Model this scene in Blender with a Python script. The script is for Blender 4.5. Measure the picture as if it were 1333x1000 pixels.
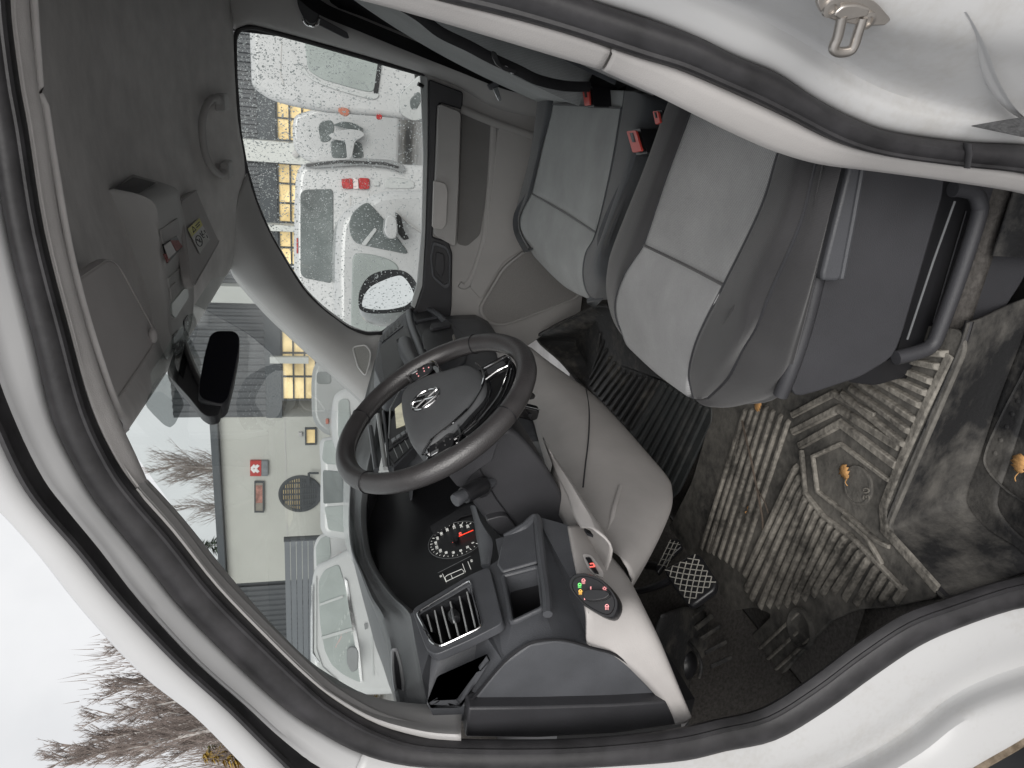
import bpy, bmesh, math, random
from mathutils import Vector, Matrix
random.seed(7)
SC = bpy.context.scene
for _o in list(bpy.data.objects):
    bpy.data.objects.remove(_o)
COL = SC.collection

# ------------------------------------------------------------------ camera
PSI, TH, FPX = math.radians(22.0), math.radians(14.5), 950.0
CAM = Vector((0, 0, 1.45))
HZ = Vector((-math.sin(PSI), math.cos(PSI), 0)); UPZ = Vector((0, 0, 1))
FW = HZ * math.cos(TH) - UPZ * math.sin(TH)
RT = Vector((math.cos(PSI), math.sin(PSI), 0))
UP = HZ * math.sin(TH) + UPZ * math.cos(TH)
cd = bpy.data.cameras.new('camera'); cam = bpy.data.objects.new('camera', cd); COL.objects.link(cam)
cd.sensor_fit = 'HORIZONTAL'; cd.sensor_width = 36; cd.lens = FPX / 1333 * 36
cd.clip_start = 0.02; cd.clip_end = 2000
# the phone was held upright: the picture lies on its side (left = up)
cam.matrix_world = Matrix(((-UP.x, RT.x, -FW.x, CAM.x), (-UP.y, RT.y, -FW.y, CAM.y), (-UP.z, RT.z, -FW.z, CAM.z), (0, 0, 0, 1)))
SC.camera = cam

# ------------------------------------------------------------------ sky, sun, exposure
SUN_EL, SUN_AZ = math.radians(22), math.radians(160)
w = bpy.data.worlds.new('World'); SC.world = w; w.use_nodes = True
nt = w.node_tree; nt.nodes.clear()
sky = nt.nodes.new('ShaderNodeTexSky'); sky.sky_type = 'NISHITA'; sky.sun_disc = False
sky.sun_elevation = SUN_EL; sky.sun_rotation = SUN_AZ; sky.air_density = 1.0; sky.dust_density = 4.0
hs = nt.nodes.new('ShaderNodeHueSaturation'); hs.inputs['Saturation'].default_value = 0.06; hs.inputs['Value'].default_value = 0.5
cl = nt.nodes.new('ShaderNodeTexNoise'); cl.inputs['Scale'].default_value = 3.2; cl.inputs['Detail'].default_value = 6
rmp = nt.nodes.new('ShaderNodeValToRGB')
rmp.color_ramp.elements[0].position = 0.3; rmp.color_ramp.elements[0].color = (7.6, 7.75, 8.0, 1)
rmp.color_ramp.elements[1].position = 0.75; rmp.color_ramp.elements[1].color = (10.8, 10.85, 11.0, 1)
mx = nt.nodes.new('ShaderNodeMix'); mx.data_type = 'RGBA'; mx.inputs[0].default_value = 0.8
bg = nt.nodes.new('ShaderNodeBackground'); bg.inputs['Strength'].default_value = 0.065
out = nt.nodes.new('ShaderNodeOutputWorld')
nt.links.new(sky.outputs['Color'], hs.inputs['Color']); nt.links.new(cl.outputs['Fac'], rmp.inputs['Fac'])
nt.links.new(hs.outputs['Color'], mx.inputs[6]); nt.links.new(rmp.outputs['Color'], mx.inputs[7])
nt.links.new(mx.outputs[2], bg.inputs['Color']); nt.links.new(bg.outputs['Background'], out.inputs['Surface'])
sl = bpy.data.lights.new('sun', 'SUN'); sl.energy = 1.5; sl.angle = math.radians(40); sl.color = (1.0, 0.97, 0.93)
sun = bpy.data.objects.new('sun', sl); COL.objects.link(sun)
sd = Vector((math.cos(SUN_EL) * 0.34, -math.cos(SUN_EL) * 0.94, math.sin(SUN_EL)))
sun.rotation_euler = (-sd).to_track_quat('-Z', 'Y').to_euler(); sun.location = (2, -5, 8)
SC.view_settings.view_transform = 'Standard'; SC.view_settings.look = 'None'
SC.view_settings.exposure = 0.72; SC.view_settings.gamma = 1.0
try: SC.view_settings.use_curve_mapping = False
except Exception: pass
SC.render.engine = 'CYCLES'
SC.cycles.max_bounces = 10; SC.cycles.diffuse_bounces = 7; SC.cycles.transparent_max_bounces = 24

# ------------------------------------------------------------------ helpers
def V(x, y, X=None, Y=None, Z=None, p=None, n=None):
    """point of the real place seen at photo pixel x, y on a given real plane"""
    d = FW - UP * ((x - 666.5) / FPX) + RT * ((500 - y) / FPX)
    if X is not None: n, p = Vector((1, 0, 0)), Vector((X, 0, 0))
    elif Y is not None: n, p = Vector((0, 1, 0)), Vector((0, Y, 0))
    elif Z is not None: n, p = Vector((0, 0, 1)), Vector((0, 0, Z))
    return CAM + d * ((p - CAM).dot(n) / d.dot(n))
def VL(pts, **k): return [V(x, y, **k) for x, y in pts]
def VF(x, y, off=0.0):
    """point on the near door opening, which leans inwards above the belt line"""
    q = V(x, y, Y=0.68 + off)
    for _ in range(6): q = V(x, y, Y=0.68 + off + 0.12 * max(0.0, min(q.z, 1.8) - 1.1))
    return q
def cr(P, n, closed=False):
    """Catmull-Rom through P, n points per span"""
    out = []; m = len(P); spans = m if closed else m - 1
    for i in range(spans):
        if closed: a, b, c, d = P[(i - 1) % m], P[i], P[(i + 1) % m], P[(i + 2) % m]
        else: a, b, c, d = P[max(i - 1, 0)], P[i], P[i + 1], P[min(i + 2, m - 1)]
        for k in range(n):
            t = k / n
            out.append(0.5 * ((2 * b) + (c - a) * t + (2 * a - 5 * b + 4 * c - d) * t * t + (3 * b - a - 3 * c + d) * t ** 3))
    if not closed: out.append(P[-1].copy())
    return out
def resamp(P, n):
    L = [0.0]
    for a, b in zip(P, P[1:]): L.append(L[-1] + (b - a).length)
    out = []
    for k in range(n):
        s = L[-1] * k / (n - 1); i = 0
        while i < len(P) - 2 and L[i + 1] < s: i += 1
        t = 0 if L[i + 1] == L[i] else (s - L[i]) / (L[i + 1] - L[i])
        out.append(P[i].lerp(P[i + 1], min(max(t, 0), 1)))
    return out
def rnd(P, r, n=4):
    """round the corners of a closed 3D polygon"""
    out = []; m = len(P)
    for i in range(m):
        a, b, c = P[i - 1], P[i], P[(i + 1) % m]
        rr = r[i] if isinstance(r, (list, tuple)) else r
        u, v = a - b, c - b
        rr = min(rr, u.length * .45, v.length * .45)
        p0, p1 = b + u.normalized() * rr, b + v.normalized() * rr
        for k in range(n + 1):
            t = k / n
            out.append(p0 * (1 - t) ** 2 + b * 2 * t * (1 - t) + p1 * t * t)
    return out
def extr(P, vec):
    vec = Vector(vec); n = len(P)
    v = [Vector(p) for p in P] + [Vector(p) + vec for p in P]
    f = [list(range(n))[::-1], list(range(n, 2 * n))]
    f += [[i, (i + 1) % n, n + (i + 1) % n, n + i] for i in range(n)]
    return v, f
def frame(O, I, vec):
    vec = Vector(vec); n = len(O)
    v = list(O) + list(I) + [p + vec for p in O] + [p + vec for p in I]; f = []
    for i in range(n):
        j = (i + 1) % n
        f += [[i, j, n + j, n + i], [2 * n + i, 3 * n + i, 3 * n + j, 2 * n + j], [i, 2 * n + i, 2 * n + j, j], [n + i, n + j, 3 * n + j, 3 * n + i]]
    return v, f
def grid(rows, nu=4, nv=4):
    """smooth sheet through rows of points"""
    R = [cr(r, nu) for r in rows]
    cols = [cr([R[j][i] for j in range(len(R))], nv) for i in range(len(R[0]))]
    nr, nc = len(cols[0]), len(cols)
    v = [cols[i][j] for j in range(nr) for i in range(nc)]
    f = [[j * nc + i, j * nc + i + 1, (j + 1) * nc + i + 1, (j + 1) * nc + i] for j in range(nr - 1) for i in range(nc - 1)]
    return v, f
def lin(rows):
    nc = len(rows[0]); v = [p for r in rows for p in r]
    f = [[j * nc + i, j * nc + i + 1, (j + 1) * nc + i + 1, (j + 1) * nc + i] for j in range(len(rows) - 1) for i in range(nc - 1)]
    return v, f
def tube(P, r, seg=8, closed=False, flat=1.0, ref=None):
    m = len(P); v = []; f = []; prev = None
    for i, p in enumerate(P):
        if closed: t = P[(i + 1) % m] - P[i - 1]
        else: t = P[min(i + 1, m - 1)] - P[max(i - 1, 0)]
        t = t.normalized() if t.length > 1e-9 else Vector((0, 0, 1))
        if prev is None:
            a = Vector(ref) if ref is not None else (Vector((0, 0, 1)) if abs(t.z) < .9 else Vector((1, 0, 0)))
        else: a = prev
        a = (a - t * a.dot(t)).normalized(); prev = a
        b = t.cross(a); rr = r[i] if isinstance(r, (list, tuple)) else r
        for k in range(seg):
            q = 2 * math.pi * k / seg
            v.append(p + a * (rr * math.cos(q)) + b * (rr * flat * math.sin(q)))
    for i in range(m if closed else m - 1):
        j = (i + 1) % m
        for k in range(seg):
            l = (k + 1) % seg
            f.append([i * seg + k, i * seg + l, j * seg + l, j * seg + k])
    if not closed: f += [list(range(seg))[::-1], list(range((m - 1) * seg, m * seg))]
    return v, f
def band(A, B, fv, bv, n=6, closed=False):
    """strip with a lens cross-section between two edge lines"""
    fv, bv = Vector(fv), Vector(bv); v = []; f = []; m = len(A); s = 2 * n
    for a, b in zip(A, B):
        c, h = (a + b) / 2, (b - a) / 2
        for k in range(s):
            q = math.pi * k / n
            e = math.sin(q)
            v.append(c - h * math.cos(q) + (fv * e if e >= 0 else bv * -e))
    for i in range(m if closed else m - 1):
        j = (i + 1) % m
        for k in range(s):
            l = (k + 1) % s
            f.append([i * s + k, i * s + l, j * s + l, j * s + k])
    if not closed: f += [list(range(s))[::-1], list(range((m - 1) * s, m * s))]
    return v, f
def lathe(prof, c, ax, seg=24):
    ax = Vector(ax).normalized(); a = ax.orthogonal().normalized(); b = ax.cross(a); v = []; f = []
    for r, h in prof:
        for k in range(seg):
            q = 2 * math.pi * k / seg
            v.append(Vector(c) + ax * h + a * (r * math.cos(q)) + b * (r * math.sin(q)))
    for i in range(len(prof) - 1):
        for k in range(seg):
            l = (k + 1) % seg
            f.append([i * seg + k, i * seg + l, (i + 1) * seg + l, (i + 1) * seg + k])
    f += [list(range(seg))[::-1], list(range((len(prof) - 1) * seg, len(prof) * seg))]
    return v, f
def box(c, s, R=None):
    R = R or Matrix.Identity(3); v = []
    for x in (-.5, .5):
        for y in (-.5, .5):
            for z in (-.5, .5): v.append(Vector(c) + R @ Vector((x * s[0], y * s[1], z * s[2])))
    return v, [[0, 1, 3, 2], [4, 6, 7, 5], [0, 4, 5, 1], [2, 3, 7, 6], [0, 2, 6, 4], [1, 5, 7, 3]]
def bar(a, b, wv, hv):
    """straight bar from a to b, half-width vector wv, height vector hv"""
    wv, hv = Vector(wv), Vector(hv)
    e = (b - a).normalized() * min(hv.length, (b - a).length * .2)
    v = [a - wv, a + wv, a + e + wv * .62 + hv, a + e - wv * .62 + hv, b - wv, b + wv, b - e + wv * .62 + hv, b - e - wv * .62 + hv]
    return v, [[3, 2, 1, 0], [4, 5, 6, 7], [0, 1, 5, 4], [1, 2, 6, 5], [2, 3, 7, 6], [3, 0, 4, 7]]
def mitre(P, w_, h_, up=(0, 0, 1), closed=False):
    """one continuous raised strip with mitred corners"""
    up = Vector(up).normalized(); m = len(P); v = []; f = []
    for i, p in enumerate(P):
        a = (p - P[i - 1]).normalized() if (i > 0 or closed) else None
        b = (P[(i + 1) % m] - p).normalized() if (i < m - 1 or closed) else None
        a = a or b; b = b or a
        t = (a + b); t = t.normalized() if t.length > 1e-6 else a
        s = t.cross(up).normalized(); c = max(.35, abs(s.dot(a.cross(up).normalized())))
        s = s * (w_ / c)
        v += [p - s, p - s * .65 + up * h_, p + s * .65 + up * h_, p + s]
    for i in range(m if closed else m - 1):
        j = (i + 1) % m
        for k in range(4): f.append([i * 4 + k, i * 4 + (k + 1) % 4, j * 4 + (k + 1) % 4, j * 4 + k])
    if not closed: f += [[3, 2, 1, 0], [m * 4 - 4, m * 4 - 3, m * 4 - 2, m * 4 - 1]]
    return v, f
def join(*gs):
    v = []; f = []
    for a, b in gs:
        o = len(v); v += list(a); f += [[i + o for i in q] for q in b]
    return v, f
def ell(c, ax, seg=14, rings=8):
    """ellipsoid from three axis vectors"""
    v = []; f = []
    for j in range(rings + 1):
        t = math.pi * j / rings
        for k in range(seg):
            q = 2 * math.pi * k / seg
            v.append(Vector(c) + ax[0] * (math.sin(t) * math.cos(q)) + ax[1] * (math.sin(t) * math.sin(q)) + ax[2] * math.cos(t))
    for j in range(rings):
        for k in range(seg):
            l = (k + 1) % seg
            f.append([j * seg + k, j * seg + l, (j + 1) * seg + l, (j + 1) * seg + k])
    return v, f
def glyphs(s, size, o, right, up, depth=0.0006):
    cu = bpy.data.curves.new('t', 'FONT'); cu.body = s; cu.size = size; cu.extrude = depth; cu.align_x = 'CENTER'; cu.align_y = 'CENTER'
    to = bpy.data.objects.new('t', cu); COL.objects.link(to)
    me = bpy.data.meshes.new_from_object(to)
    right, up = Vector(right).normalized(), Vector(up).normalized(); nn = right.cross(up)
    v = [Vector(o) + right * p.co.x + up * p.co.y + nn * p.co.z for p in me.vertices]
    f = [list(p.vertices) for p in me.polygons]
    bpy.data.objects.remove(to); bpy.data.curves.remove(cu); bpy.data.meshes.remove(me)
    return v, f

ORI = {}
def tag(o, label=None, cat=None, group=None, kind=None):
    if label: o['label'] = label
    if cat: o['category'] = cat
    if group: o['group'] = group
    if kind: o['kind'] = kind
    return o
def thing(name, label, cat, loc, group=None):
    o = bpy.data.objects.new(name, None); COL.objects.link(o); o.location = loc; o.empty_display_size = .05
    ORI[o.name] = Vector(loc); return tag(o, label, cat, group)
def mk(name, geo, mat, par=None, label=None, cat=None, group=None, kind=None, bev=0, seg=2, sub=0, solid=0, smooth=True, ang=40, soff=-1, recalc=True):
    vs, fs = geo
    if par is not None: org = ORI[par.name]
    else:
        xs = [p[0] for p in vs]; ys = [p[1] for p in vs]; zs = [p[2] for p in vs]
        org = Vector(((min(xs) + max(xs)) / 2, (min(ys) + max(ys)) / 2, min(zs)))
    me = bpy.data.meshes.new(name)
    me.from_pydata([tuple(Vector(p) - org) for p in vs], [], fs)
    if recalc:
        bm = bmesh.new(); bm.from_mesh(me)
        bmesh.ops.remove_doubles(bm, verts=bm.verts, dist=1e-6)
        bmesh.ops.recalc_face_normals(bm, faces=bm.faces)
        bm.to_mesh(me); bm.free()
    me.materials.append(mat)
    if smooth:
        for p in me.polygons: p.use_smooth = True
        if ang < 179: me.set_sharp_from_angle(angle=math.radians(ang))
    o = bpy.data.objects.new(name, me); COL.objects.link(o)
    if par is not None: o.parent = par
    else: o.location = org
    ORI[o.name] = org
    if solid:
        m = o.modifiers.new('thickness', 'SOLIDIFY'); m.thickness = solid; m.offset = soff
    if bev:
        m = o.modifiers.new('bevel', 'BEVEL'); m.width = bev; m.segments = seg; m.limit_method = 'ANGLE'; m.angle_limit = math.radians(35); m.harden_normals = False
    if sub:
        m = o.modifiers.new('smooth', 'SUBSURF'); m.levels = sub; m.render_levels = sub
    return tag(o, label, cat, group, kind)

# ------------------------------------------------------------------ materials
MATS = {}
def mat(name, col, rough=.5, var=.08, vs=12, bump=0, bs=200, metal=0, col2=None, spec=.5, coat=0, emit=None, es=0, vdet=5, sheen=0, rvar=0):
    m = bpy.data.materials.new(name); m.use_nodes = True; t = m.node_tree; b = t.nodes['Principled BSDF']
    tc = t.nodes.new('ShaderNodeTexCoord')
    n = t.nodes.new('ShaderNodeTexNoise'); n.inputs['Scale'].default_value = vs; n.inputs['Detail'].default_value = vdet; n.inputs['Roughness'].default_value = .6
    t.links.new(tc.outputs['Object'], n.inputs['Vector'])
    r = t.nodes.new('ShaderNodeValToRGB')
    a = [c * (1 - var) for c in col]; c2 = col2 if col2 else [min(1, c * (1 + var)) for c in col]
    r.color_ramp.elements[0].position = .32; r.color_ramp.elements[0].color = (*a, 1)
    r.color_ramp.elements[1].position = .68; r.color_ramp.elements[1].color = (*c2, 1)
    t.links.new(n.outputs['Fac'], r.inputs['Fac']); t.links.new(r.outputs['Color'], b.inputs['Base Color'])
    b.inputs['Roughness'].default_value = rough; b.inputs['Metallic'].default_value = metal
    b.inputs['Specular IOR Level'].default_value = spec
    if coat: b.inputs['Coat Weight'].default_value = coat; b.inputs['Coat Roughness'].default_value = .06
    if sheen: b.inputs['Sheen Weight'].default_value = sheen; b.inputs['Sheen Roughness'].default_value = .5
    if rvar:
        mr = t.nodes.new('ShaderNodeMapRange'); mr.inputs['To Min'].default_value = rough - rvar; mr.inputs['To Max'].default_value = rough + rvar
        t.links.new(n.outputs['Fac'], mr.inputs['Value']); t.links.new(mr.outputs['Result'], b.inputs['Roughness'])
    if bump:
        n2 = t.nodes.new('ShaderNodeTexNoise'); n2.inputs['Scale'].default_value = bs; n2.inputs['Detail'].default_value = 3
        t.links.new(tc.outputs['Object'], n2.inputs['Vector'])
        bp = t.nodes.new('ShaderNodeBump'); bp.inputs['Strength'].default_value = bump; bp.inputs['Distance'].default_value = .002
        t.links.new(n2.outputs['Fac'], bp.inputs['Height']); t.links.new(bp.outputs['Normal'], b.inputs['Normal'])
    if emit and emit == col: t.links.new(r.outputs['Color'], b.inputs['Emission Color']); b.inputs['Emission Strength'].default_value = es
    elif emit: b.inputs['Emission Color'].default_value = (*emit, 1); b.inputs['Emission Strength'].default_value = es
    MATS[name] = m; return m
def fabric(name, col, weave=900, amt=.25, rot=0.6):
    m = mat(name, col, .92, .15, 7, spec=.2, sheen=.25, vdet=8); t = m.node_tree; b = t.nodes['Principled BSDF']
    tc = t.nodes['Texture Coordinate']; mp = t.nodes.new('ShaderNodeMapping'); mp.inputs['Rotation'].default_value = (0, 0, rot)
    t.links.new(tc.outputs['Object'], mp.inputs['Vector'])
    wv = t.nodes.new('ShaderNodeTexWave'); wv.inputs['Scale'].default_value = weave / 6; wv.inputs['Distortion'].default_value = 2; wv.inputs['Detail'].default_value = 2; wv.inputs['Detail Scale'].default_value = 3
    t.links.new(mp.outputs['Vector'], wv.inputs['Vector'])
    n = t.nodes.new('ShaderNodeTexNoise'); n.inputs['Scale'].default_value = weave; n.inputs['Detail'].default_value = 2
    t.links.new(tc.outputs['Object'], n.inputs['Vector'])
    ad = t.nodes.new('ShaderNodeMath'); ad.operation = 'ADD'
    t.links.new(wv.outputs['Fac'], ad.inputs[0]); t.links.new(n.outputs['Fac'], ad.inputs[1])
    rp = [x for x in t.nodes if x.type == 'VALTORGB'][0]
    mxn = t.nodes.new('ShaderNodeMix'); mxn.data_type = 'RGBA'; mxn.blend_type = 'MULTIPLY'; mxn.inputs[0].default_value = amt
    mr = t.nodes.new('ShaderNodeMapRange'); mr.inputs['From Max'].default_value = 1.6
    t.links.new(ad.outputs[0], mr.inputs['Value']); t.links.new(rp.outputs['Color'], mxn.inputs[6]); t.links.new(mr.outputs['Result'], mxn.inputs[7])
    t.links.new(mxn.outputs[2], b.inputs['Base Color'])
    bp = t.nodes.new('ShaderNodeBump'); bp.inputs['Strength'].default_value = .35; bp.inputs['Distance'].default_value = .0008
    t.links.new(ad.outputs[0], bp.inputs['Height']); t.links.new(bp.outputs['Normal'], b.inputs['Normal'])
    return m
def dirty(name, base, dust, scale=5, lo=.42, hi=.6, rough=.75, bump=.5, bs=120, fine=60):
    """surface with patchy dust and scuffs"""
    m = bpy.data.materials.new(name); m.use_nodes = True; t = m.node_tree; b = t.nodes['Principled BSDF']
    tc = t.nodes.new('ShaderNodeTexCoord')
    n1 = t.nodes.new('ShaderNodeTexNoise'); n1.inputs['Scale'].default_value = scale; n1.inputs['Detail'].default_value = 7; n1.inputs['Roughness'].default_value = .68
    n2 = t.nodes.new('ShaderNodeTexNoise'); n2.inputs['Scale'].default_value = fine; n2.inputs['Detail'].default_value = 5
    for n in (n1, n2): t.links.new(tc.outputs['Object'], n.inputs['Vector'])
    ma = t.nodes.new('ShaderNodeMath'); ma.operation = 'MULTIPLY_ADD'; ma.inputs[1].default_value = .35
    t.links.new(n2.outputs['Fac'], ma.inputs[0]); t.links.new(n1.outputs['Fac'], ma.inputs[2])
    r = t.nodes.new('ShaderNodeValToRGB')
    r.color_ramp.elements[0].position = lo + .17; r.color_ramp.elements[0].color = (*base, 1)
    r.color_ramp.elements[1].position = hi + .17; r.color_ramp.elements[1].color = (*dust, 1)
    t.links.new(ma.outputs[0], r.inputs['Fac']); t.links.new(r.outputs['Color'], b.inputs['Base Color'])
    b.inputs['Roughness'].default_value = rough; b.inputs['Specular IOR Level'].default_value = .35
    n3 = t.nodes.new('ShaderNodeTexNoise'); n3.inputs['Scale'].default_value = bs; n3.inputs['Detail'].default_value = 4
    t.links.new(tc.outputs['Object'], n3.inputs['Vector'])
    bp = t.nodes.new('ShaderNodeBump'); bp.inputs['Strength'].default_value = bump; bp.inputs['Distance'].default_value = .003
    t.links.new(n3.outputs['Fac'], bp.inputs['Height']); t.links.new(bp.outputs['Normal'], b.inputs['Normal'])
    MATS[name] = m; return m
def glass(name, tint, refl=.06, veil=0.0):
    m = bpy.data.materials.new(name); m.use_nodes = True; t = m.node_tree; t.nodes.clear()
    o = t.nodes.new('ShaderNodeOutputMaterial'); tr = t.nodes.new('ShaderNodeBsdfTransparent'); tr.inputs['Color'].default_value = (*tint, 1)
    gl = t.nodes.new('ShaderNodeBsdfGlossy'); gl.inputs['Roughness'].default_value = .0
    lf = t.nodes.new('ShaderNodeLayerWeight'); lf.inputs['Blend'].default_value = .5
    pw = t.nodes.new('ShaderNodeMath'); pw.operation = 'POWER'; pw.inputs[1].default_value = 5; t.links.new(lf.outputs['Facing'], pw.inputs[0])
    lw = t.nodes.new('ShaderNodeMath'); lw.operation = 'MULTIPLY_ADD'; lw.inputs[1].default_value = .9; lw.inputs[2].default_value = refl; t.links.new(pw.outputs[0], lw.inputs[0])
    mx = t.nodes.new('ShaderNodeMixShader'); t.links.new(lw.outputs[0], mx.inputs[0]); t.links.new(tr.outputs[0], mx.inputs[1]); t.links.new(gl.outputs[0], mx.inputs[2])
    last = mx
    if veil:
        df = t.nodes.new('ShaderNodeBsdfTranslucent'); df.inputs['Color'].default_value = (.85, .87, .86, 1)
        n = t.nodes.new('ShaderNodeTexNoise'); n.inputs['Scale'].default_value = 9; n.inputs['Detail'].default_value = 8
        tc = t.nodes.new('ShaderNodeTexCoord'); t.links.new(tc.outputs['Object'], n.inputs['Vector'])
        mr = t.nodes.new('ShaderNodeMapRange'); mr.inputs['To Min'].default_value = veil * .6; mr.inputs['To Max'].default_value = veil * 1.4
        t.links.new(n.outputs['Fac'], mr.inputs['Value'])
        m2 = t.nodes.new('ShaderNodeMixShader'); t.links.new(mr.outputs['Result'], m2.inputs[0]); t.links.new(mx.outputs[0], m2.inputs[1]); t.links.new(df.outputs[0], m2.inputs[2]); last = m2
    t.links.new(last.outputs[0], o.inputs['Surface']); MATS[name] = m; return m

PAINT = mat('white_paint', (.49, .492, .497), .28, .03, 5, bump=.04, bs=60, coat=.5)
RUBBER = mat('seal_rubber', (.024, .023, .025), .5, .5, 18, bump=.12, bs=160, rvar=.1)
TRIM = mat('pale_trim_plastic', (.49, .47, .458), .62, .05, 8, bump=.18, bs=700)
GTRIM = mat('grey_trim_plastic', (.45, .44, .435), .6, .05, 6, bump=.2, bs=700)
HEAD = mat('headliner_fabric', (.70, .68, .67), .95, .09, 14, bump=.35, bs=900, spec=.1)
DASH = mat('dash_plastic', (.075, .078, .086), .40, .16, 12, bump=.3, bs=650, rvar=.05)
DASHD = mat('dark_plastic', (.036, .036, .040), .45, .1, 14, bump=.2, bs=500)
BLACK = mat('black_plastic', (.015, .015, .017), .35, .1, 10)
GLOSS = mat('gloss_black', (.006, .006, .007), .08, .05, 5, coat=.6)
PALE = mat('lower_dash_plastic', (.42, .40, .39), .6, .09, 7, bump=.22, bs=600, vdet=9, rvar=.08)
SILVER = mat('silver_paint', (.35, .36, .37), .35, .05, 20, metal=.6)
CHROME = mat('chrome', (.75, .75, .76), .1, .02, 5, metal=1)
STEEL = mat('zinc_steel', (.48, .45, .42), .34, .12, 18, metal=.9, bump=.1, bs=120)
SEATL = fabric('seat_insert_fabric', (.35, .35, .352), 620, .5, .5)
SEATP = fabric('passenger_insert_fabric', (.315, .328, .33), 700, .35, .5)
SEATD = fabric('seat_bolster_fabric', (.046, .045, .047), 1000, .25, .2)
SEATP2 = fabric('passenger_bolster_fabric', (.07, .075, .082), 1300, .25, .2)
SBASE = mat('seat_base_plastic', (.044, .044, .049), .48, .1, 10, bump=.25, bs=600)
DOORP = mat('door_panel_plastic', (.38, .37, .363), .65, .05, 6, bump=.25, bs=500)
DOORD = mat('door_inset_fabric', (.17, .166, .162), .85, .06, 10, bump=.3, bs=700)
LEATHER = mat('rim_leather', (.045, .042, .043), .36, .15, 25, bump=.35, bs=420, rvar=.06, spec=.8)
RED = mat('buckle_red', (.62, .075, .06), .35, .08, 20)
WEB = mat('belt_webbing', (.012, .012, .014), .7, .2, 60, bump=.4, bs=900)
CARPET = mat('floor_carpet', (.085, .079, .074), .95, .3, 160, bump=.5, bs=700, spec=.1)
MATR = dirty('dusty_rubber', (.032, .031, .030), (.185, .174, .156), 5, .33, .68)
MATT = dirty('dusty_rib_tops', (.060, .056, .050), (.35, .325, .285), 9, .36, .72, bump=.9, bs=90, fine=110)
MATB = dirty('black_rubber_mat', (.036, .036, .037), (.12, .112, .10), 6, .5, .72, rough=.55)
STEP = dirty('scuffed_step', (.017, .017, .018), (.125, .118, .108), 6.5, .45, .70, fine=25)
LEAF = mat('oak_leaf', (.50, .27, .10), .7, .35, 90, bump=.4, bs=200)
TWIG = mat('twig_bark', (.09, .07, .055), .8, .3, 60)
WINDOW = glass('side_window_glass', (.90, .93, .915))
WSCREEN = glass('windscreen_glass', (.84, .88, .865), veil=.028)  # whitish veil mixed in for the dashboard reflecting in the glass

JAMBP = dirty('scuffed_paint', (.49, .49, .492), (.42, .41, .395), 7, .52, .82, rough=.3, bump=.06, bs=30, fine=140)
# ================================================================== GROUND
ASPH = mat('pale_wet_yard', (.36, .352, .345), .5, .3, 3, bump=.5, bs=160, rvar=.2)
mk('ground', grid([[Vector((x, y, 0)) for x in (-300, -60, -10, 10, 60, 300)] for y in (-300, -60, -8, 8, 30, 80, 400)], 1, 1), ASPH, kind='structure', smooth=False)

# ================================================================== VAN SHELL
van = thing('van', 'white delivery van with its driver door open, seen into the cab from the driver side', 'van', (-.3, 1.58, 0))
# stations round the door opening: (seal inner edge, seal outer edge)
ST = [((1340, 228), (1345, 190)), ((1233, 214), (1253, 184)), ((1143, 201), (1160, 171)), ((1083, 183), (1110, 154)), ((1023, 153), (1060, 128)),
      ((978, 132), (1008, 94)), ((933, 112), (955, 72)), ((880, 90), (908, 48)), ((830, 75), (858, 29)), ((740, 45), (775, 2)), ((650, 20), (690, -30)),
      ((567, 0), (600, -55)), ((440, -35), (470, -92)), ((300, -58), (310, -118)), ((160, -66), (140, -125)), ((60, -55), (20, -105)), ((24, -35), (-25, -60)),
      ((13, 0), (-30, 0)), ((24, 100), (-20, 105)), ((36, 168), (-9, 175)), ((57, 300), (12, 305)), ((90, 430), (45, 440)), ((118, 530), (70, 545)),
      ((150, 598), (110, 626)), ((180, 640), (139, 668)), ((225, 692), (183, 722)), ((282, 764), (239, 792)), ((350, 833), (308, 862)), ((400, 881), (363, 912)),
      ((437, 912), (408, 944)), ((494, 944), (474, 978)), ((560, 962), (555, 993)), ((700, 965), (700, 995)), ((800, 960), (800, 991)), ((880, 950), (886, 985)),
      ((933, 938), (939, 973)), ((993, 923), (1004, 959)), ((1053, 886), (1070, 921)), ((1113, 841), (1133, 876)), ((1173, 802), (1190, 838)), ((1233, 780), (1244, 813)),
      ((1300, 758), (1310, 791)), ((1400, 728), (1415, 765)), ((1480, 640), (1515, 650)), ((1485, 420), (1520, 400)), ((1430, 260), (1445, 215))]
SIN = [VF(*a) for a, b in ST]; SOUT = [VF(*b, -.006) for a, b in ST]
A_, B_ = cr(SIN, 4, True), cr(SOUT, 4, True)
mk('door_seal', band(A_, B_, (0, -.020, 0), (0, .012, 0), 7, True), RUBBER, van)
# thin lip of the seal on the cabin side
lip = [a.lerp(b, .12) + Vector((0, -.012, 0)) for a, b in zip(A_, B_)]
mk('seal_lip', tube(lip, .0035, 6, True), RUBBER, van)
# moulded joint in the seal low on the pillar
mk('seal_joint', band(VL([(1254, 186), (1258, 200), (1256, 219)], Y=.655), VL([(1263, 187), (1262, 201), (1258, 219)], Y=.655), (0, -.006, 0), (0, .003, 0), 4), RUBBER, van)

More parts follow.
